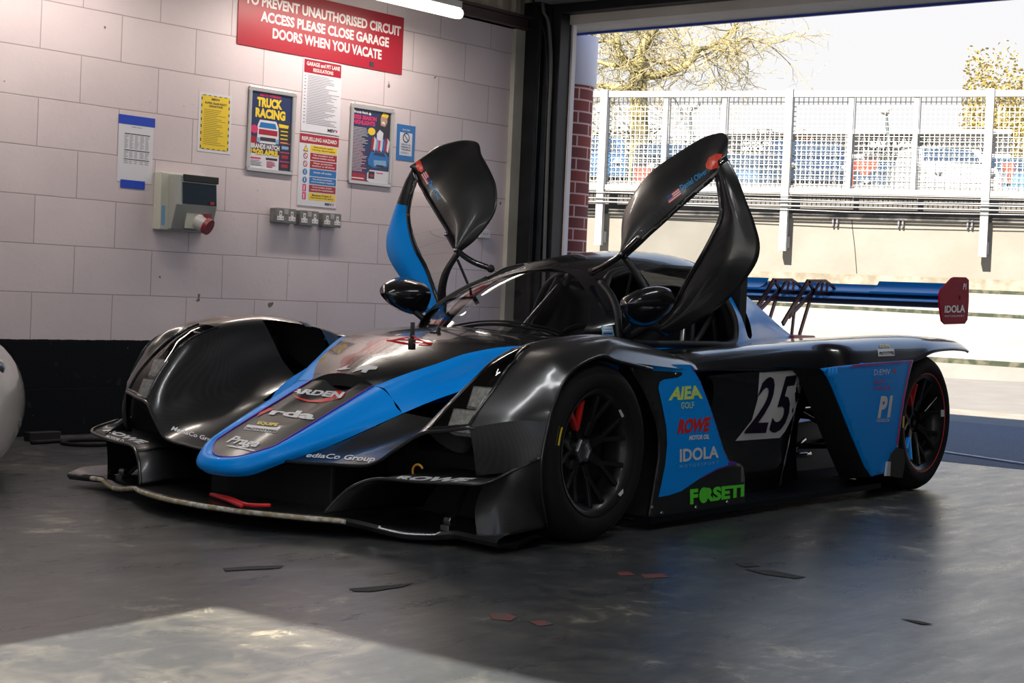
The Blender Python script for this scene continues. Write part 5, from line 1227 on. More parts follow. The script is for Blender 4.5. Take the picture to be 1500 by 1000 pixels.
# snap-frame posters
def framed(label, r_, fill):
    t, w, h = witem('framed_poster', label, 'poster', r_)
    g = Geo(); f = .022; M_FR = mat('satin_aluminium_frame', (.50, .49, .49), .35, metal=.6)
    for a, b, ax in (((0, 0), (w, 0), 0), ((0, h), (w, h), 0), ((0, 0), (0, h), 1), ((w, 0), (w, h), 1)):
        pass
    g.box((0, 0, 0), (w, f, .014), M_FR); g.box((0, h - f, 0), (w, h, .014), M_FR); g.box((0, f, 0), (f, h - f, .014), M_FR); g.box((w - f, f, 0), (w, h - f, .014), M_FR)
    g.build('frame', t, bevel=.005)
    g = Geo(); fill(g, f, f, w - 2 * f, h - 2 * f); g.build('print', t, weld=False); return t
def truck(g, X, Y, w, h):
    def b(x0, y0, x1, y1, z, m): wb(g, X + x0 * w, Y + y0 * h, X + x1 * w, Y + y1 * h, .004 + z * .0004, .0044 + z * .0004, m)
    def q(pts, z, m): g.add([(X + a * w, Y + c * h, .0045 + z * .0004) for a, c in pts], [tuple(range(len(pts)))], m)
    b(0, 0, 1, 1, 0, INKN); b(0, 0, .72, .19, 1, PAP)
    flat_text(g, 'EASTER WEEKEND', X + .2 * w, Y + .935 * h, .52 * w, .035 * h, .0062, PP, .03)
    flat_text(g, 'TRUCK', X + .13 * w, Y + .795 * h, .62 * w, .125 * h, .0062, PY, .06); flat_text(g, 'RACING', X + .10 * w, Y + .655 * h, .74 * w, .125 * h, .0062, PY, .06)
    q([(.22, .63), (.62, .63), (.68, .56), (.70, .38), (.62, .33), (.22, .33), (.17, .38), (.17, .56)], 2, PAP); q([(.24, .60), (.60, .60), (.64, .53), (.20, .53)], 3, PB)
    b(.20, .44, .66, .51, 3, SIGN_R); b(.24, .36, .62, .41, 3, INK); b(.16, .34, .24, .40, 4, PLB); b(.62, .34, .70, .40, 4, PLB)
    q([(.66, .63), (.96, .62), (1.0, .55), (1.0, .33), (.72, .33), (.68, .56)], 1, INK); q([(.68, .61), (.94, .60), (.92, .56), (.70, .56)], 2, PY)
    for k in range(4): b(.74, .36 + k * .05, .92, .375 + k * .05, 2, PY)
    n_ = 20; g.add([(X + (.09 + .09 * math.cos(2*math.pi*k/n_)) * w, Y + (.50 + .055 * math.sin(2*math.pi*k/n_)) * h, .0058) for k in range(n_)], [tuple(range(n_))], PP)
    q([(.0, .30), (.18, .32), (.16, .40), (0, .42)], 2, SIGN_R)
    flat_text(g, 'BRANDS HATCH', X + .02 * w, Y + .255 * h, .70 * w, .065 * h, .0062, SIGN_W, .05); flat_text(g, '19/20 APRIL', X + .02 * w, Y + .175 * h, .70 * w, .075 * h, .0064, PY, .06)
    b(.03, .12, .27, .14, 3, PP); lines_(g, X + .03 * w, Y + .03 * h, X + .36 * w, Y + .11 * h, 4, .0056, GREYI, .4); b(.40, .12, .68, .15, 2, INK); lines_(g, X + .42 * w, Y + .02 * h, X + .68 * w, Y + .11 * h, 7, .0056, PP, .4)
    for k, m_ in enumerate((PLB, SIGN_R, SIGN_R)): b(.745, .02 + (2 - k) * .12, .985, .125 + (2 - k) * .12, 2, INK); b(.78, .045 + (2 - k) * .12, .95, .085 + (2 - k) * .12, 3, m_); b(.745, .115 + (2-k) * .12, .985, .128 + (2-k) * .12, 3, PP)
framed('silver framed truck racing poster with yellow lettering, left of the regulations notice', rect((364, 124.5), (434, 136), (425, 258.5), (359.5, 249)), truck)
def season(g, X, Y, w, h):
    def b(x0, y0, x1, y1, z, m): wb(g, X + x0 * w, Y + y0 * h, X + x1 * w, Y + y1 * h, .004 + z * .0004, .0044 + z * .0004, m)
    def q(pts, z, m): g.add([(X + a * w, Y + c * h, .0045 + z * .0004) for a, c in pts], [tuple(range(len(pts)))], m)
    b(0, 0, 1, 1, 0, INKN); q([(0, 0), (0, .62), (.35, .4), (.4, 0)], 0, mat('print_purple', (.10, .015, .10), .4))
    flat_text(g, 'Brands Hatch', X + .02 * w, Y + .925 * h, .36 * w, .035 * h, .0062, SIGN_W, .03); q([(.40, .93), (.44, .96), (.48, .93), (.44, .915)], 2, SIGN_W)
    flat_text(g, '2025 SEASON', X + .0 * w, Y + .845 * h, .62 * w, .06 * h, .0062, PP, .05); flat_text(g, 'HIGHLIGHTS', X + .0 * w, Y + .775 * h, .58 * w, .06 * h, .0062, PP, .05)
    lines_(g, X + .02 * w, Y + .13 * h, X + .42 * w, Y + .74 * h, 30, .0056, SIGN_W, .28, 5)
    q([(.62, .62), (1., .60), (1., .97), (.75, .98), (.64, .88)], 1, INK); q([(.74, .80), (.86, .79), (.92, .86), (.90, .95), (.78, .96), (.73, .90)], 2, PG); q([(.74, .93), (.92, .91), (.95, .96), (.80, .985)], 3, PY); q([(.76, .83), (.86, .82), (.84, .86), (.77, .86)], 3, SIGN_W)
    n_ = 20; g.add([(X + (.50 + .10 * math.cos(2*math.pi*k/n_)) * w, Y + (.70 + .052 * math.sin(2*math.pi*k/n_)) * h, .0062) for k in range(n_)], [tuple(range(n_))], PY)
    for k, m_ in enumerate((SIGN_R, PAP, PLB, PP, PAP, PB, SIGN_R, PAP)):
        x = .50 + .06 * k; q([(x, .44 + .02 * (k % 3)), (x + .05, .43), (x + .09, .60 - .02 * (k % 2)), (x + .02, .64)], 3, m_)
    q([(.66, .60), (.80, .58), (.82, .70), (.72, .74), (.64, .68)], 4, PAP)
    q([(.42, .30), (.50, .42), (.90, .43), (1.0, .36), (.97, .24), (.60, .20), (.44, .24)], 4, PB); q([(.55, .38), (.62, .42), (.86, .42), (.90, .37)], 5, INKN); q([(.58, .31), (.92, .32), (.93, .25), (.60, .23)], 5, PLB); b(.66, .225, .86, .25, 6, INK)
    q([(.42, .02), (.42, .12), (.50, .17), (1.0, .17), (1.0, 0), (.5, 0)], 3, PAP); b(.46, .05, .62, .15, 5, INK); b(.49, .07, .60, .11, 6, SIGN_R); lines_(g, X + .66 * w, Y + .125 * h, X + .95 * w, Y + .15 * h, 1, .0065, PP); b(0, 0, .38, .10, 2, SIGN_R); b(.02, .03, .34, .045, 3, SIGN_W)
framed('silver framed dark season highlights poster, right of the regulations notice', rect((514, 150), (576.5, 161), (569.5, 275.5), (508.5, 268)), season)
# small blue no-parking style sign
r_ = rect((582, 181), (609, 185.5), (605, 237), (579, 233)); t, w, h = witem('small_sign', 'small blue and white prohibition sign beside the season highlights poster', 'sign', r_)
g = Geo(); wb(g, 0, 0, w, h, .001, .004, PB); g.build('board', t); g = Geo(); wb(g, .16 * w, .14 * h, .84 * w, .78 * h, .004, .0046, PAP)
n_ = 24; cx_, cy_, rr_ = .5 * w, .64 * h, .19 * w
g.add([(cx_ + rr_ * math.cos(2*math.pi*k/n_), cy_ + rr_ * math.sin(2*math.pi*k/n_), .0050) for k in range(n_)], [tuple(range(n_))], INKN); g.add([(cx_ + rr_ * .75 * math.cos(2*math.pi*k/n_), cy_ + rr_ * .75 * math.sin(2*math.pi*k/n_), .0054) for k in range(n_)], [tuple(range(n_))], PAP)
g.bar((cx_ - rr_ * .6, cy_ + rr_ * .6, .006), (cx_ + rr_ * .6, cy_ - rr_ * .6, .006), .006, .0004, INKN); flat_text(g, 'Brands Hatch', .3 * w, .84 * h, .4 * w, .05 * h, .0046, SIGN_W, .02)
for k, s_t in enumerate(('STRICTLY NO', 'PARKING IN', 'THIS GARAGE')): flat_text(g, s_t, .24 * w, (.42 - .07 * k) * h, .52 * w, .045 * h, .0052, INKN, .03)
lines_(g, .22 * w, .18 * h, .78 * w, .25 * h, 2, .0052, PLB, .4); g.build('print', t, weld=False)
# timetable taped up with blue tape
r_ = rect((173.5, 175), (225, 183), (222, 270), (171.5, 265)); t, w, h = witem('printed_sheet', 'white printed timetable sheet taped to the wall with blue tape', 'notice', r_)
g = Geo(); wb(g, 0, 0, w, h, .001, .0018, PAP); g.build('sheet', t); g = Geo()
flat_text(g, 'TIMETABLE', .35 * w, .905 * h, .32 * w, .018 * h, .0022, GREYI, .02)
for y in (.79, .52, .37): wb(g, .17 * w, y * h, .90 * w, (y + .014) * h, .0018, .0022, INK)
for y0, y1, n_ in ((.55, .78, 6), (.40, .51, 3), (.30, .36, 1)):
    for c in range(5): lines_(g, (.17 + .15 * c) * w, y0 * h, (.29 + .15 * c) * w, y1 * h, n_ * 2, .0018, GREYI, .35, c + 2)
g.build('print', t, weld=False)
g = Geo(); wb(g, -.01 * w, .95 * h, 1.03 * w, 1.10 * h, .0022, .0028, TAPE); g.build('tape_strip', t, label='blue tape'); g = Geo(); wb(g, .10 * w, -.10 * h, .80 * w, .035 * h, .0022, .0028, TAPE); g.build('tape_strip', t, label='blue tape')
# yellow notice
r_ = rect((292, 133.5), (341, 141), (336, 226.5), (288.5, 221)); t, w, h = witem('yellow_notice', 'yellow notice with dashed black border, above the electrical box', 'notice', r_)
g = Geo(); wb(g, 0, 0, w, h, .001, .0016, PAP); wb(g, .07 * w, .045 * h, .93 * w, .955 * h, .0016, .002, PY); g.build('sheet', t); g = Geo()
for k in range(8):
    if k % 2 == 0 or True:
        for x in (.07, .90): wb(g, x * w, (.06 + .115 * k) * h, (x + .03) * w, (.11 + .115 * k) * h, .002, .0023, INK)
for k in range(5):
    for y in (.945, .048): wb(g, (.12 + .16 * k) * w, y * h, (.20 + .16 * k) * w, (y + .013) * h, .002, .0023, INK)
flat_text(g, 'MSVV', .37 * w, .875 * h, .26 * w, .04 * h, .0024, INK, .05); flat_text(g, 'BUFFER USAGE POLICY', .18 * w, .81 * h, .66 * w, .035 * h, .0024, INK, .04); flat_text(g, 'GARAGE POWER', .30 * w, .76 * h, .42 * w, .035 * h, .0024, INK, .04)
lines_(g, .16 * w, .12 * h, .85 * w, .73 * h, 20, .002, mat('print_olive', (.25, .2, .03), .5), .3, 9); g.build('print', t, weld=False)
# electrical distribution box with window and red socket
r_ = rect((226, 252), (299, 258), (296, 341), (222, 336)); t, w, h = witem('distribution_box', 'cream electrical box with tinted window and red industrial socket', 'electrical box', r_)
M_CR = mat('cream_abs_case', (.50, .51, .44), .45); M_CR2 = mat('grey_abs_case', (.34, .35, .33), .5)
g = Geo(); wb(g, 0, 0, w, h, 0, .06, M_CR); g.build('back_case', t, bevel=.006)
g = Geo(); g.extrude([V((.16 * w, .02 * h, .06)), V((.16 * w, .97 * h, .06)), V((.16 * w, .97 * h, .115)), V((.16 * w, .45 * h, .125)), V((.16 * w, .02 * h, .085))], (.82 * w, 0, 0), M_CR2); g.build('front_case', t, bevel=.005)
g = Geo(); g.add([(.28 * w, .47 * h, .128), (.96 * w, .47 * h, .128), (.96 * w, .84 * h, .120), (.28 * w, .84 * h, .120)], [(0, 1, 2, 3)], mat('tinted_window', (.008, .02, .035), .35, spec=.2)); wb(g, .33 * w, .52 * h, .90 * w, .60 * h, .121, .124, INKN); g.build('window', t)
g = Geo(); wb(g, .30 * w, .86 * h, 1.0 * w, .98 * h, .112, .124, M_BLKM); g.build('lid', t, bevel=.003); g = Geo(); wb(g, .82 * w, .49 * h, .90 * w, .54 * h, .128, .132, SIGN_R); g.build('test_button', t)
g = Geo(); wb(g, .40 * w, .05 * h, .62 * w, .32 * h, .10, .115, M_CR); c = V((.62 * w, .18 * h, .11)); g.tube([c, c + V((.02, -.02, .05))], [.042, .042], mat('pale_socket_body', (.45, .44, .44), .4), 24); g.build('socket_body', t, smooth=40)
g = Geo(); c2 = c + V((.02, -.02, .05)); g.tube([c2, c2 + V((.008, -.01, .02))], [.046, .044], mat('maroon_socket_cap', (.22, .02, .03), .4), 24); g.box(tuple(c2 + V((-.012, .035, -.01))), tuple(c2 + V((.022, .062, .018))), MATS['maroon_socket_cap']); g.build('socket_cap', t, smooth=40, label='maroon hinged socket cap')
g = Geo(); wb(g, .03 * w, .08 * h, .10 * w, .42 * h, .060, .061, PLB); g.build('rating_label', t)
# twin sockets
M_SG = mat('grey_metalclad', (.14, .145, .145), .45, noise=(30, (.18, .185, .18), .4, .6)); 
labs = ['first grey twin socket from the left, under the refuelling sign', 'middle grey twin socket of the row of three', 'third grey twin socket, nearest the raised door']
for k, (TL, TR, BR, BL) in enumerate((((396, 303.5), (425, 306.5), (425, 328), (394, 326)), ((431, 307), (459, 310), (457, 332), (430, 329)), ((465, 311), (491.5, 313.5), (490, 334), (463.5, 331.5)))):
    r_ = rect(TL, TR, BR, BL); t, w, h = witem('twin_socket', labs[k], 'socket', r_, group='grey twin sockets in a row')
    g = Geo(); wb(g, -.0 * w, .02 * h, w * 1.0, .98 * h, 0, .045, M_SG); g.build('back_box', t, bevel=.004); g = Geo(); wb(g, 0, 0, w, h, .045, .052, M_SG); g.build('faceplate', t, bevel=.003)
    for x in (.22, .78):
        g = Geo(); wb(g, (x - .06) * w, .46 * h, (x + .06) * w, .80 * h, .052, .0545, SIGN_W); wb(g, (x - .155) * w, .18 * h, (x + .155) * w, .46 * h, .052, .0545, SIGN_W)
        wb(g, (x - .02) * w, .56 * h, (x + .02) * w, .70 * h, .0545, .055, INK)
        for d in (-.09, .09): wb(g, (x + d - .02) * w, .27 * h, (x + d + .02) * w, .34 * h, .0545, .055, INK)
        g.build('outlet', t, label='white outlet')
    g = Geo(); wb(g, .40 * w, .60 * h, .60 * w, .94 * h, .052, .0535, mat('foil_label', (.35, .35, .35), .5)); g.build('label_plate', t)
for (TL, TR, BR, BL), lab in ((((598, 321), (614, 323), (613, 347), (597, 345)), 'grey socket seen through the window of the raised door'),):
    r_ = rect(TL, TR, BR, BL); t, w, h = witem('wall_socket', lab, 'socket', r_); g = Geo(); wb(g, 0, 0, w, h, 0, .04, M_SG); g.build('back_box', t, bevel=.003); g = Geo()
    wb(g, .1 * w, .12 * h, .5 * w, .40 * h, .04, .043, SIGN_W); wb(g, .55 * w, .12 * h, .92 * w, .40 * h, .04, .043, SIGN_W); wb(g, .25 * w, .40 * h, .38 * w, .62 * h, .04, .043, SIGN_W); wb(g, .68 * w, .40 * h, .80 * w, .62 * h, .04, .043, SIGN_W); g.build('outlet', t)
for (TL, TR, BR, BL), lab in ((((699, 336), (714, 338), (713, 349), (698, 348)), 'small white blank plate near the corner of the wall'),):
    r_ = rect(TL, TR, BR, BL); t, w, h = witem('wall_socket', lab, 'socket', r_); g = Geo(); wb(g, 0, 0, w, h, 0, .03, mat('white_abs', (.6, .58, .6), .5)); g.build('back_box', t, bevel=.003); g = Geo()
    for x in (.3, .5, .7): wb(g, (x - .03) * w, .45 * h, (x + .03) * w, .58 * h, .03, .0308, INK)
    g.build('outlet', t)
# things at the foot of the wall
g = Geo(); p = U(62, 645, 'z', 0); g.bar(p + V((.0, 0, .022)) - WD * .09, p + V((0, 0, .022)) + WD * .09, .05, .044, M_BLKM); tag(g.build('rubber_block', bevel=.004), 'black rubber block lying at the foot of the black wall band', 'block')
g = Geo(); q = [U(a, b, 'z', .010) for a, b in ((46, 648), (95, 645), (125, 644), (160, 644), (175, 648), (150, 651), (115, 651), (92, 648.5), (98, 645), (135, 643))]
g.tube(cr(q, 5), .010, M_RUB, 8); tag(g.build('floor_cable', smooth=180), 'black cable looped on the floor behind the front splitter', 'cable')
# small debris on the floor
for k, (pts, m_, lab, nm) in enumerate((([(327, 832), (372, 829), (415, 828), (410, 832), (370, 834), (330, 836)], M_DARK, 'dark tape scrap on the floor left of centre', 'tape_scrap'), ([(511, 862), (560, 858), (605, 854), (590, 859), (545, 866), (520, 866)], M_DARK, 'dark tape scrap on the floor near the centre', 'tape_scrap'),
        ([(1090, 833), (1130, 835), (1180, 845), (1165, 847), (1120, 841)], M_DARK, 'long dark strip of rubber on the bright floor', 'rubber_strip'), ([(1077, 825), (1100, 824), (1114, 829), (1090, 830)], M_DARK, 'small dark rubber scrap beside the long strip', 'rubber_strip'), ([(1320, 906), (1345, 909), (1366, 914), (1350, 914)], M_DARK, 'thin dark scrap at the right of the floor', 'rubber_strip'))):
    o = UL(pts, 'z', .0015); g = Geo(); g.extrude([o_ for o_ in o], (0, 0, .0008), mat('dark_grey_scrap', (.018, .018, .019), .75)); tag(g.build(nm), lab, 'debris')
M_RP = mat('faded_red_floor_paint', (.17, .03, .028), .6, noise=(30, (.08, .06, .055), .45, .6))
for pts in ([(716, 900), (738, 897), (758, 903), (748, 909), (722, 907)], [(775, 910), (798, 908), (810, 914), (790, 917)], [(903, 838), (922, 837), (930, 842), (908, 843)], [(938, 841), (972, 840), (980, 845), (945, 847)]):
    o = UL(pts, 'z', .001); g = Geo(); g.extrude([p for p in o], (0, 0, .0006), M_RP); g.build('floor_paint_mark', kind='structure')
# neighbouring white car at the left edge of the frame
wc = thing('white_car', 'smooth white bodywork of another car at the left edge', 'car', loc=tuple(U(-150, 712, 'z', 0)))
M_WC = mat('warm_white_bodywork', (.74, .68, .62), .2, coat=1)
g = Geo(); c = wc.location; rows = []
R_ = Vector((RH.x, RH.y, 0))
for i in range(25):
    t = i / 24; rx = math.sin(math.pi * t) ** .62
    rows.append([R_ * (.40 * rx * math.cos(a) + .035 * math.cos(a) * 0) + FH * (.8 * rx * math.sin(a)) + V((0, 0, .0 + .60 * (1 - math.cos(math.pi * t)) / 2)) for a in [2 * math.pi * k / 40 for k in range(41)]])
g.grid(rows, M_WC); g.build('bodywork', wc, smooth=180)
g = Geo(); pm = Uz(-7, 538, (c - CAM).dot(FW)) - c; g.ball(pm, .035, M_CHR, 12); g.tube([pm, pm + V((0, 0, -.10)) - R_ * .06], .008, M_CHR, 8); g.build('mirror', wc, smooth=180, label='round chrome mirror')
# ================================================================== FENCE AND BACKGROUND
M_GALV = mat('galvanised_white', (0.264, 0.268, 0.271), .5); M_GALVB = mat('galvanised_shade_side', (0.150, 0.180, 0.220), .5); M_WIRE = mat('weldmesh_wire', (0.281, 0.281, 0.271), .5)
fence = thing('debris_fence', 'galvanised mesh debris fence with posts standing on the pit wall', 'fence', loc=tuple(FQ(0, 0, zt)))
def FG_(g, name, **k):
    g.xf(Matrix.Translation(-fence.location)); return g.build(name, fence, **k)
zT = fs(1150, 139)[1]; zBm = fs(1150, 280)[1]
S0, S1 = fs(820, 200)[0] - 3, fs(1500, 200)[0] + 3
g = Geo(); FB(g, S0, S1, .10, .18, zT - .05, zT + .04, M_GALV); FG_(g, 'top_rail')
g = Geo(); FB(g, S0, S1, .10, .18, zBm - .035, zBm + .04, M_GALV); FG_(g, 'bottom_rail')
mains = [888, 1157, 1449]; d0 = fs(1157, 250)[0]; sm_ = [fs(p, 210)[0] for p in mains]; sm_ = [sm_[0] - (sm_[1] - sm_[0])] + sm_ + [sm_[2] + (sm_[2] - sm_[1])]
for s in sm_:
    g = Geo(); zb_ = fs(1150, 368)[1]
    FB(g, s - .055, s + .055, .10, .22, zb_, zT + .06, M_GALV); FB(g, s - .04, s + .07, .0, .10, zb_ + .05, zb_ + .22, M_GALV); FG_(g, 'post')
thin = [fs(p, 210)[0] for p in (977, 1062, 1247, 1342)]
thin += [thin[0] - (thin[2] - thin[0]), thin[1] - (thin[2] - thin[0]), thin[2] + (sm_[3] - sm_[2]), thin[3] + (sm_[3] - sm_[2])]
for s in thin:
    g = Geo(); FB(g, s - .035, s + .035, .10, .16, zBm, zT, M_GALV); FG_(g, 'intermediate_post')
def mesh_panel(s0, s1, z0, z1, d, cell, r, name, diag=False):
    g = Geo(); s = s0
    while s <= s1: FB(g, s - r, s + r, d - r, d + r, z0, z1, M_WIRE); s += cell
    z = z0
    while z <= z1: FB(g, s0, s1, d - r, d + r, z - r, z + r, M_WIRE); z += cell
    FG_(g, name)
edges = sorted(sm_ + thin)
for a, b in zip(edges, edges[1:]): mesh_panel(a + .05, b - .04, zBm + .03, zT - .03, .06, .072, .0055, 'mesh_panel')
for a, b in zip(sm_, sm_[1:]): mesh_panel(a + .03, b - .03, zBm + .03, zBm + (zT - zBm) * .58, -.03, .045, .0032, 'mesh_panel')
# safety cable runs and rail on top of the wall
g = Geo(); za = fs(1300, 300)[1]
for k, (dz, r) in enumerate(((.0, .012), (.05, .008), (-.06, .014), (-.10, .008), (.09, .005))): g.tube([FQ(S0, .24, za + dz), FQ(-3, .24, za + dz + .04 * (k % 2)), FQ(1, .24, za + dz - .03 * (k % 2)), FQ(S1, .24, za + dz)], r, mat('weathered_cable', (.14, .15, .16), .5), 6)
tag(g.build('safety_cables', smooth=60), 'bundle of steel safety cables strung along the top of the pit wall', 'cables')
g = Geo(); FB(g, S0, S1, -.3, .04, zt - .02, zt + .05, mat('dark_coping', (.03, .03, .03), .9, noise=(3, (.10, .095, .09), .45, .6))); FB(g, S0, S1, -.32, -.2, zt, zBm - .03, mat('brown_kick_board', (.045, .038, .034), .9, noise=(1.5, (.085, .075, .068), .4, .6))); g.build('trim_7', kind='structure')
for k, px in enumerate((1224, 1320, 1421)):
    g = Geo(); s, z = fs(px, 325 + k * 1.5)
    for d in (-.03, .03): FB(g, s + d - .012, s + d + .012, 0, .06, z - .06, z + .05, M_CHR)
    tag(g.build('wall_bracket'), 'small paired steel bracket on the pit wall, %s' % ('left of three', 'middle of three', 'right of three')[k], 'bracket', 'paired brackets on the pit wall')
g = Geo(); P_ = [FENp(a, b) + FNv * .004 for a, b in ((1248, 322), (1249, 336), (1251, 352), (1253, 372), (1255, 400))]; g.tube(cr(P_, 4), .006, M_DARK, 4); g.build('wall_crack', kind='structure')

# ---- beyond the fence
ZB2 = 45.
def BZ(px, py, Z=ZB2): return Uz(px, py, Z)
def slab(g, pts, Z, d, m):
    P = [BZ(a, b, Z) for a, b in pts]; g.extrude(P, FH * d, m)
M_SHW = mat('shelter_white', (0.317, 0.310, 0.306), .6); M_SHG = mat('sign_grey', (0.100, 0.105, 0.105), .6); M_SAL = mat('salmon_banner', (0.360, 0.110, 0.080), .6); M_REDB = mat('bright_red_banner', (0.375, 0.035, 0.020), .6)
sh = thing('paddock_shelter', 'long white paddock shop building with fascia signs beyond the fence', 'building', loc=tuple(BZ(1280, 290, 50)))
def SB(g, name, **k): g.xf(Matrix.Translation(-sh.location)); return g.build(name, sh, **k)
g = Geo(); slab(g, [(1063, 189), (1482, 189), (1482, 196), (1063, 196)], 49, 6, M_SHW); SB(g, 'roof_edge')
g = Geo(); slab(g, [(1066, 196), (1480, 196), (1480, 234), (1066, 230)], 49.5, 5, M_SHW); SB(g, 'fascia')
g = Geo(); slab(g, [(1085, 200), (1148, 200), (1148, 226), (1085, 226)], 49.4, .05, M_SHG); SB(g, 'sign_board'); g = Geo(); slab(g, [(1264, 200), (1372, 200), (1358, 228), (1264, 226)], 49.4, .05, M_SHG); SB(g, 'sign_board')
g = Geo(); slab(g, [(1160, 230), (1172, 200), (1190, 200), (1190, 229)], 49.3, .05, M_SAL); SB(g, 'sign_board', label='salmon sign board')
g = Geo()
for body, x0, y0, x1, y1 in (('FAST LANE', 1275, 216, 1345, 206), ('CHAPMANS', 1088, 211, 1147, 203), ('MOTOR', 1088, 221, 1120, 214)):
    g = Geo(); Vv, F = text2d(body, .05); g.add([BZ(x0 + a * (x1 - x0), y0 + b * (y1 - y0), 49.2) for a, b in Vv], F, M_WHT); SB(g, 'lettering', weld=False)
g = Geo(); slab(g, [(1070, 232), (1478, 236), (1478, 286), (1070, 286)], 53, .1, mat('shopfront_dark', (0.025, 0.035, 0.040), .3, noise=(1, (.2, .22, .24), .45, .6))); SB(g, 'shopfront')
for px in (1135, 1245, 1363): g = Geo(); slab(g, [(px - 2, 230), (px + 2, 230), (px + 2, 288), (px - 2, 288)], 49.5, .1, M_SHW); SB(g, 'column')
def banner(pts, m, lab, cat='banner', Z=38, name='banner'):
    g = Geo(); slab(g, pts, Z, .03, m); b_ = BZ(pts[0][0] + 1, pts[0][1], Z); g.tube([b_, Vector((b_.x, b_.y, ZGR))], .02, m, 6); tag(g.build(name), lab, cat)
banner([(1250, 234), (1287, 234), (1284, 245), (1268, 258), (1250, 247)], M_REDB, 'bright red pointed banner hung beyond the fence below the shop sign')
banner([(1468, 238), (1486, 238), (1486, 252), (1478, 270)], M_REDB, 'bright red banner at the right end beyond the fence')
banner([(930, 245), (955, 245), (955, 268), (930, 268)], M_REDB, 'red hoarding panel beyond the fence left of the raised door')
M_LP = mat('lamp_post_grey', (0.060, 0.075, 0.080), .6)
for (a, b, c_), lab in ((((1300, 190), (1297, 160), (1305, 290)), 'slim lamp post leaning in front of the shop'), (((1010, 165), (1018, 152), (1022, 280)), 'lamp post beyond the fence left of the raised door'), (((884, 172), (880, 158), (888, 280)), 'lamp post beyond the fence beside the brick pillar')):
    t = thing('lamp_post', lab, 'lamp post', 'lamp posts beyond the fence', loc=tuple(Vector((BZ(c_[0], c_[1], 37.5).x, BZ(c_[0], c_[1], 37.5).y, ZGR)))); g = Geo(); g.tube([V(), BZ(a[0], a[1], 37.5) - t.location, BZ(b[0], b[1], 37.5) - t.location], .035, M_LP, 6); g.build('pole', t); g = Geo(); g.ball(BZ(b[0], b[1], 37.5) - t.location, .13, M_SHW, 6); g.build('lamp_head', t, smooth=180)
# parked cars
def GB(px, Z): p = BZ(px, 285, Z); p.z = ZGR; return p
def parked(px, Z, m, lab):
    """a car parked nose towards the fence."""
    o = GB(px, Z); t = thing('parked_car', lab, 'car', 'cars parked beyond the fence', loc=tuple(o))
    sec = [(0, .30), (0, .66), (.25, .84), (1.15, .98), (1.85, 1.42), (3.2, 1.44), (3.9, 1.0), (4.1, .9), (4.15, .30)]
    g = Geo(); g.extrude([FH * a - RH * .86 + V((0, 0, b)) for a, b in sec], RH * 1.72, m); g.build('body', t, bevel=.08)
    g = Geo(); g.extrude([FH * 1.20 - RH * .72 + V((0, 0, 1.02)), FH * 1.20 + RH * .72 + V((0, 0, 1.02)), FH * 1.78 + RH * .60 + V((0, 0, 1.38)), FH * 1.78 - RH * .60 + V((0, 0, 1.38))], -FH * .02 + V((0, 0, .012)), mat('car_window', (0.025, 0.040, 0.060), .1)); g.build('windscreen', t)
    for x in (-.62, .62): g = Geo(); g.ball(RH * x + V((0, 0, .68)) + FH * .03, (.13, .10, .07), mat('car_headlamp', (0.300, 0.310, 0.325), .15), 6); g.build('headlight', t, smooth=180)
    for x in (-.72, .72):
        for y in (.75, 3.3):
            g = Geo(); c = RH * x + FH * y + V((0, 0, .32)); g.tube([c - RH * .1, c + RH * .1], .32, M_RUB, 16); g.build('wheel', t, smooth=40)
parked(1412, 39, mat('white_car_paint', (0.310, 0.315, 0.330), .3), 'white car parked behind the fence below the right end of the shop fascia')
parked(1305, 43, mat('dark_car_paint', (0.035, 0.050, 0.070), .3), 'dark grey-blue car parked below the shop sign')
parked(1198, 39, mat('navy_car_paint', (0.015, 0.030, 0.060), .3), 'navy car parked just right of the middle fence post')
parked(1092, 43, mat('steel_blue_car_paint', (0.060, 0.100, 0.150), .3), 'steel blue car parked left of the middle fence post')
parked(990, 41, mat('black_car_paint', (0.015, 0.015, 0.018), .3), 'black car parked beyond the fence, left of the raised near door')
parked(865, 40, mat('mid_blue_car_paint', (0.030, 0.080, 0.160), .3), 'blue car parked beyond the fence beside the brick pillar')
parked(1512, 41, mat('pale_blue_car_paint', (0.075, 0.150, 0.250), .3), 'pale blue car at the far right beyond the fence')
# trees
def tree(base, h, spread, seed, m, trunk_r, depth, name, lab, lean=0, twig=None, levels=6, up=.25, fork=.55):
    R = random.Random(seed); t = thing(name, lab, 'tree', loc=tuple(base)); g = Geo(); g2 = Geo(); cnt = [0]
    def grow(p, d, L, r, lv):
        cnt[0] += 1; n = 3; pts = [p]; dd = d.copy()
        for i in range(n):
            dd = (dd + V((R.gauss(0, .13), R.gauss(0, .13), R.gauss(0, .10))) + V((0, 0, up * .12))).normalized(); p = p + dd * L / n; pts.append(p)
        (g if lv <= 3 else g2).tube(pts, [r, r * .9, r * .78, r * .66], m if lv <= 3 else (twig or m), 6 if lv <= 2 else 4 if lv <= 4 else 3, cap=False)
        if lv >= levels: return
        k = 2 if lv == 0 else (3 if lv < levels - 1 else 4)
        for j in range(k):
            ax = V((R.gauss(0, 1), R.gauss(0, 1), R.gauss(0, .5))).normalized(); nd = (dd + ax * (fork + .35 * R.random()) * spread).normalized()
            q = pts[-1] if j < 2 else pts[2]; grow(q, nd, L * (.66 + .16 * R.random()), r * .62, lv + 1)
    grow(V(), V((lean, 0, 1)).normalized(), h * .30, trunk_r, 0)
    g.build('trunk_and_limbs', t, weld=False, smooth=180); g2.build('twigs', t, weld=False, kind='stuff'); return t
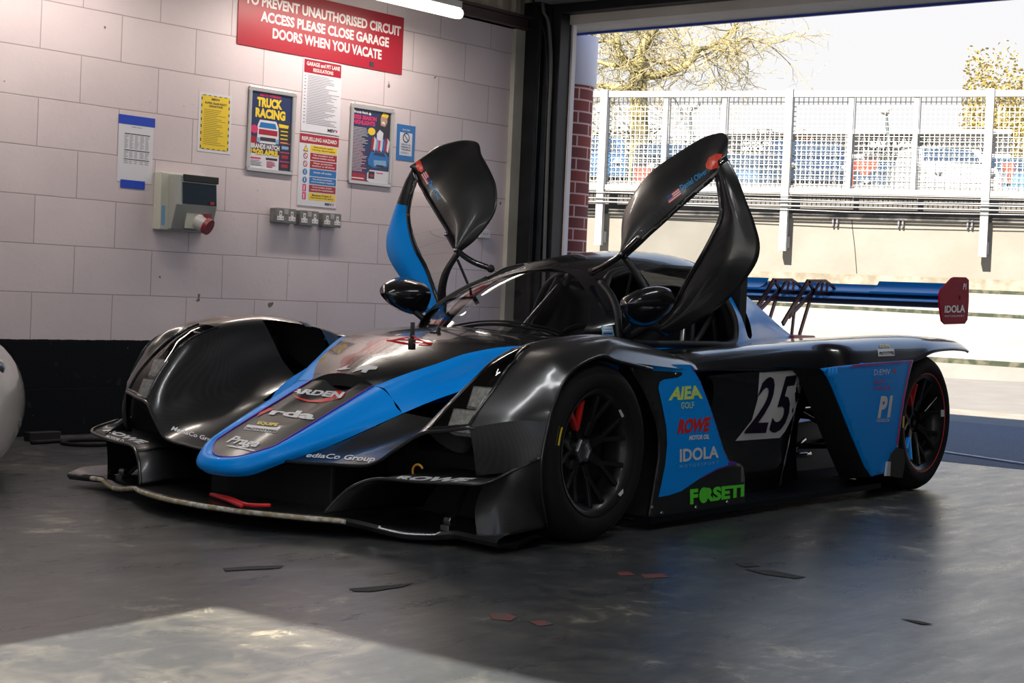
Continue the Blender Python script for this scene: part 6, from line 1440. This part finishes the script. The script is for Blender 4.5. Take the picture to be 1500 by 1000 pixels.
M_BARK = mat('lichen_bark', (0.075, 0.065, 0.030), .9, noise=(2, (.42, .36, .16), .4, .6)); M_TWIG = mat('pale_twig', (0.255, 0.214, 0.112), .9); M_TWIG2 = mat('grey_twig', (0.214, 0.204, 0.194), .9)
def limbtree():
    t = thing('bare_oak', 'large bare tree with lichen-yellow limbs beyond the fence, beside the brick pillar', 'tree', loc=tuple(GB(936, 48))); R = random.Random(11); g = Geo(); g2 = Geo(); o = t.location
    def q(a, b, dz=0): return BZ(a, b, 48) + FH * dz - o
    def seg(pts, r0, r1, lv=0):
        P = cr([q(*p) for p in pts], 4); n = len(P); rs = [r0 + (r1 - r0) * i / (n - 1) for i in range(n)]; (g if lv < 2 else g2).tube(P, rs, M_BARK if lv < 2 else M_TWIG, 7 if lv < 2 else 3, cap=False); return P, rs
    limbs = [([(936, 300), (937, 230), (936, 160), (936, 128), (934, 108)], .30, .24), ([(934, 108), (936, 96), (938, 80), (946, 62), (955, 48), (966, 34)], .24, .10), ([(936, 112), (925, 98), (914, 86), (907, 74), (904, 55), (898, 40)], .16, .07), ([(936, 113), (950, 111), (970, 109), (990, 103), (1005, 95), (1018, 84), (1024, 73), (1040, 69), (1055, 60), (1068, 48), (1080, 40)], .14, .04), ([(932, 125), (910, 128), (885, 126), (862, 122), (842, 124)], .12, .04), ([(920, 92), (900, 96), (870, 88), (848, 76)], .08, .03), ([(940, 88), (958, 90), (975, 92), (992, 100)], .05, .02), ([(1046, 68), (1060, 74), (1075, 76), (1095, 90)], .05, .015), ([(1052, 62), (1072, 62), (1098, 56), (1112, 62)], .05, .015), ([(906, 70), (890, 60), (870, 62), (850, 52)], .06, .02), ([(946, 62), (936, 50), (934, 36)], .08, .04)]
    nodes_ = []
    for P_, a, b in limbs:
        pp, rs = seg(P_, a, b); nodes_ += [(p, r) for p, r in zip(pp[6:], rs[6:])] if P_[0][1] > 200 else list(zip(pp[3:], rs[3:]))
    def sprig(p, d, L, r, lv):
        pts = [p]; dd = d
        for i in range(3): dd = (dd + V((R.gauss(0, .2), R.gauss(0, .2), R.gauss(0, .2)))).normalized(); pts.append(pts[-1] + dd * L / 3)
        g2.tube(pts, [r, r * .8, r * .6, r * .4], M_BARK if lv == 0 and R.random() < .5 else M_TWIG, 3, cap=False)
        if lv < 3:
            for k in range(3): sprig(pts[1 + k % 3], (dd + V((R.gauss(0, .7), R.gauss(0, .7), R.gauss(0, .5)))).normalized(), L * .62, r * .62, lv + 1)
    for p, r in nodes_:
        if r > .22: continue
        for k in range(1): sprig(p, (V((R.gauss(0, 1), R.gauss(0, 1), R.gauss(.15, .8)))).normalized(), .9 + .8 * R.random(), .022, 0)
    g.build('trunk_and_limbs', t, weld=False, smooth=180); g2.build('twigs', t, weld=False, kind='stuff')
limbtree()
b1 = GB(1510, 76); tree(b1, 8.0, 1.0, 5, M_BARK, .18, 60, 'bare_tree', 'grey bare tree rising behind the fence at the right edge', twig=M_TWIG2, levels=6)
b1 = GB(1405, 84); tree(b1, 7.0, 1.1, 8, M_BARK, .15, 60, 'bare_tree', 'faint bare tree behind the fence left of the golden bush', twig=M_TWIG2, levels=6)
b1 = GB(1200, 66); tree(b1, 4.6, 1.1, 18, M_BARK, .12, 60, 'bare_tree', 'small bare tree behind the shop roof', twig=M_TWIG2, levels=5)
def bush(px, py, Z, rx, rz, n, m, lab, seed):
    R = random.Random(seed); o = GB(px, Z); rz *= 1.0; dzb = BZ(px, py, Z).z - ZGR; g = Geo()
    for k in range(n):
        a, b = R.random() * 6.283, R.random(); rr_ = R.random() ** .4
        c = V((rx * rr_ * math.cos(a) * math.sqrt(1 - (2*b-1)**2 * .8), rx * rr_ * math.sin(a), (rz + dzb) * (.02 + b * rr_ + (1 - rr_) * .5) * 1.0)); s = .05 + .05 * R.random()
        u = V((R.gauss(0, 1), R.gauss(0, 1), R.gauss(0, 1))).normalized() * s; v = u.orthogonal().normalized() * s * .6
        g.add([c - u, c + v, c + u, c - v], [(0, 1, 2, 3)], m)
    t = thing('golden_bush' if 'golden' in lab else 'hedge_shrub', lab, 'bush', loc=tuple(o)); g.build('foliage', t, weld=False, kind='stuff'); g = Geo(); g.tube([V((0, 0, -.05)), V((0, 0, rz * .7))], [.12, .05], M_BARK, 6); g.build('stem', t, smooth=180)
M_GOLD = mat('golden_foliage', (0.332, 0.252, 0.058), .9); M_OL = mat('olive_foliage', (0.100, 0.110, 0.045), .9)
bush(1525, 235, 64, 3.2, 4.4, 12000, M_GOLD, 'golden leafed bush behind the fence at the far right', 3)
bush(1446, 205, 57, 1.0, 2.0, 2600, M_GOLD, 'small golden bush just left of the tall fence post', 4)
bush(880, 262, 58, 2.2, 1.9, 4000, M_OL, 'olive hedge shrub under the bare oak', 6)
bush(1000, 262, 66, 2.0, 1.6, 3500, M_OL, 'olive hedge shrub right of the oak trunk', 7)
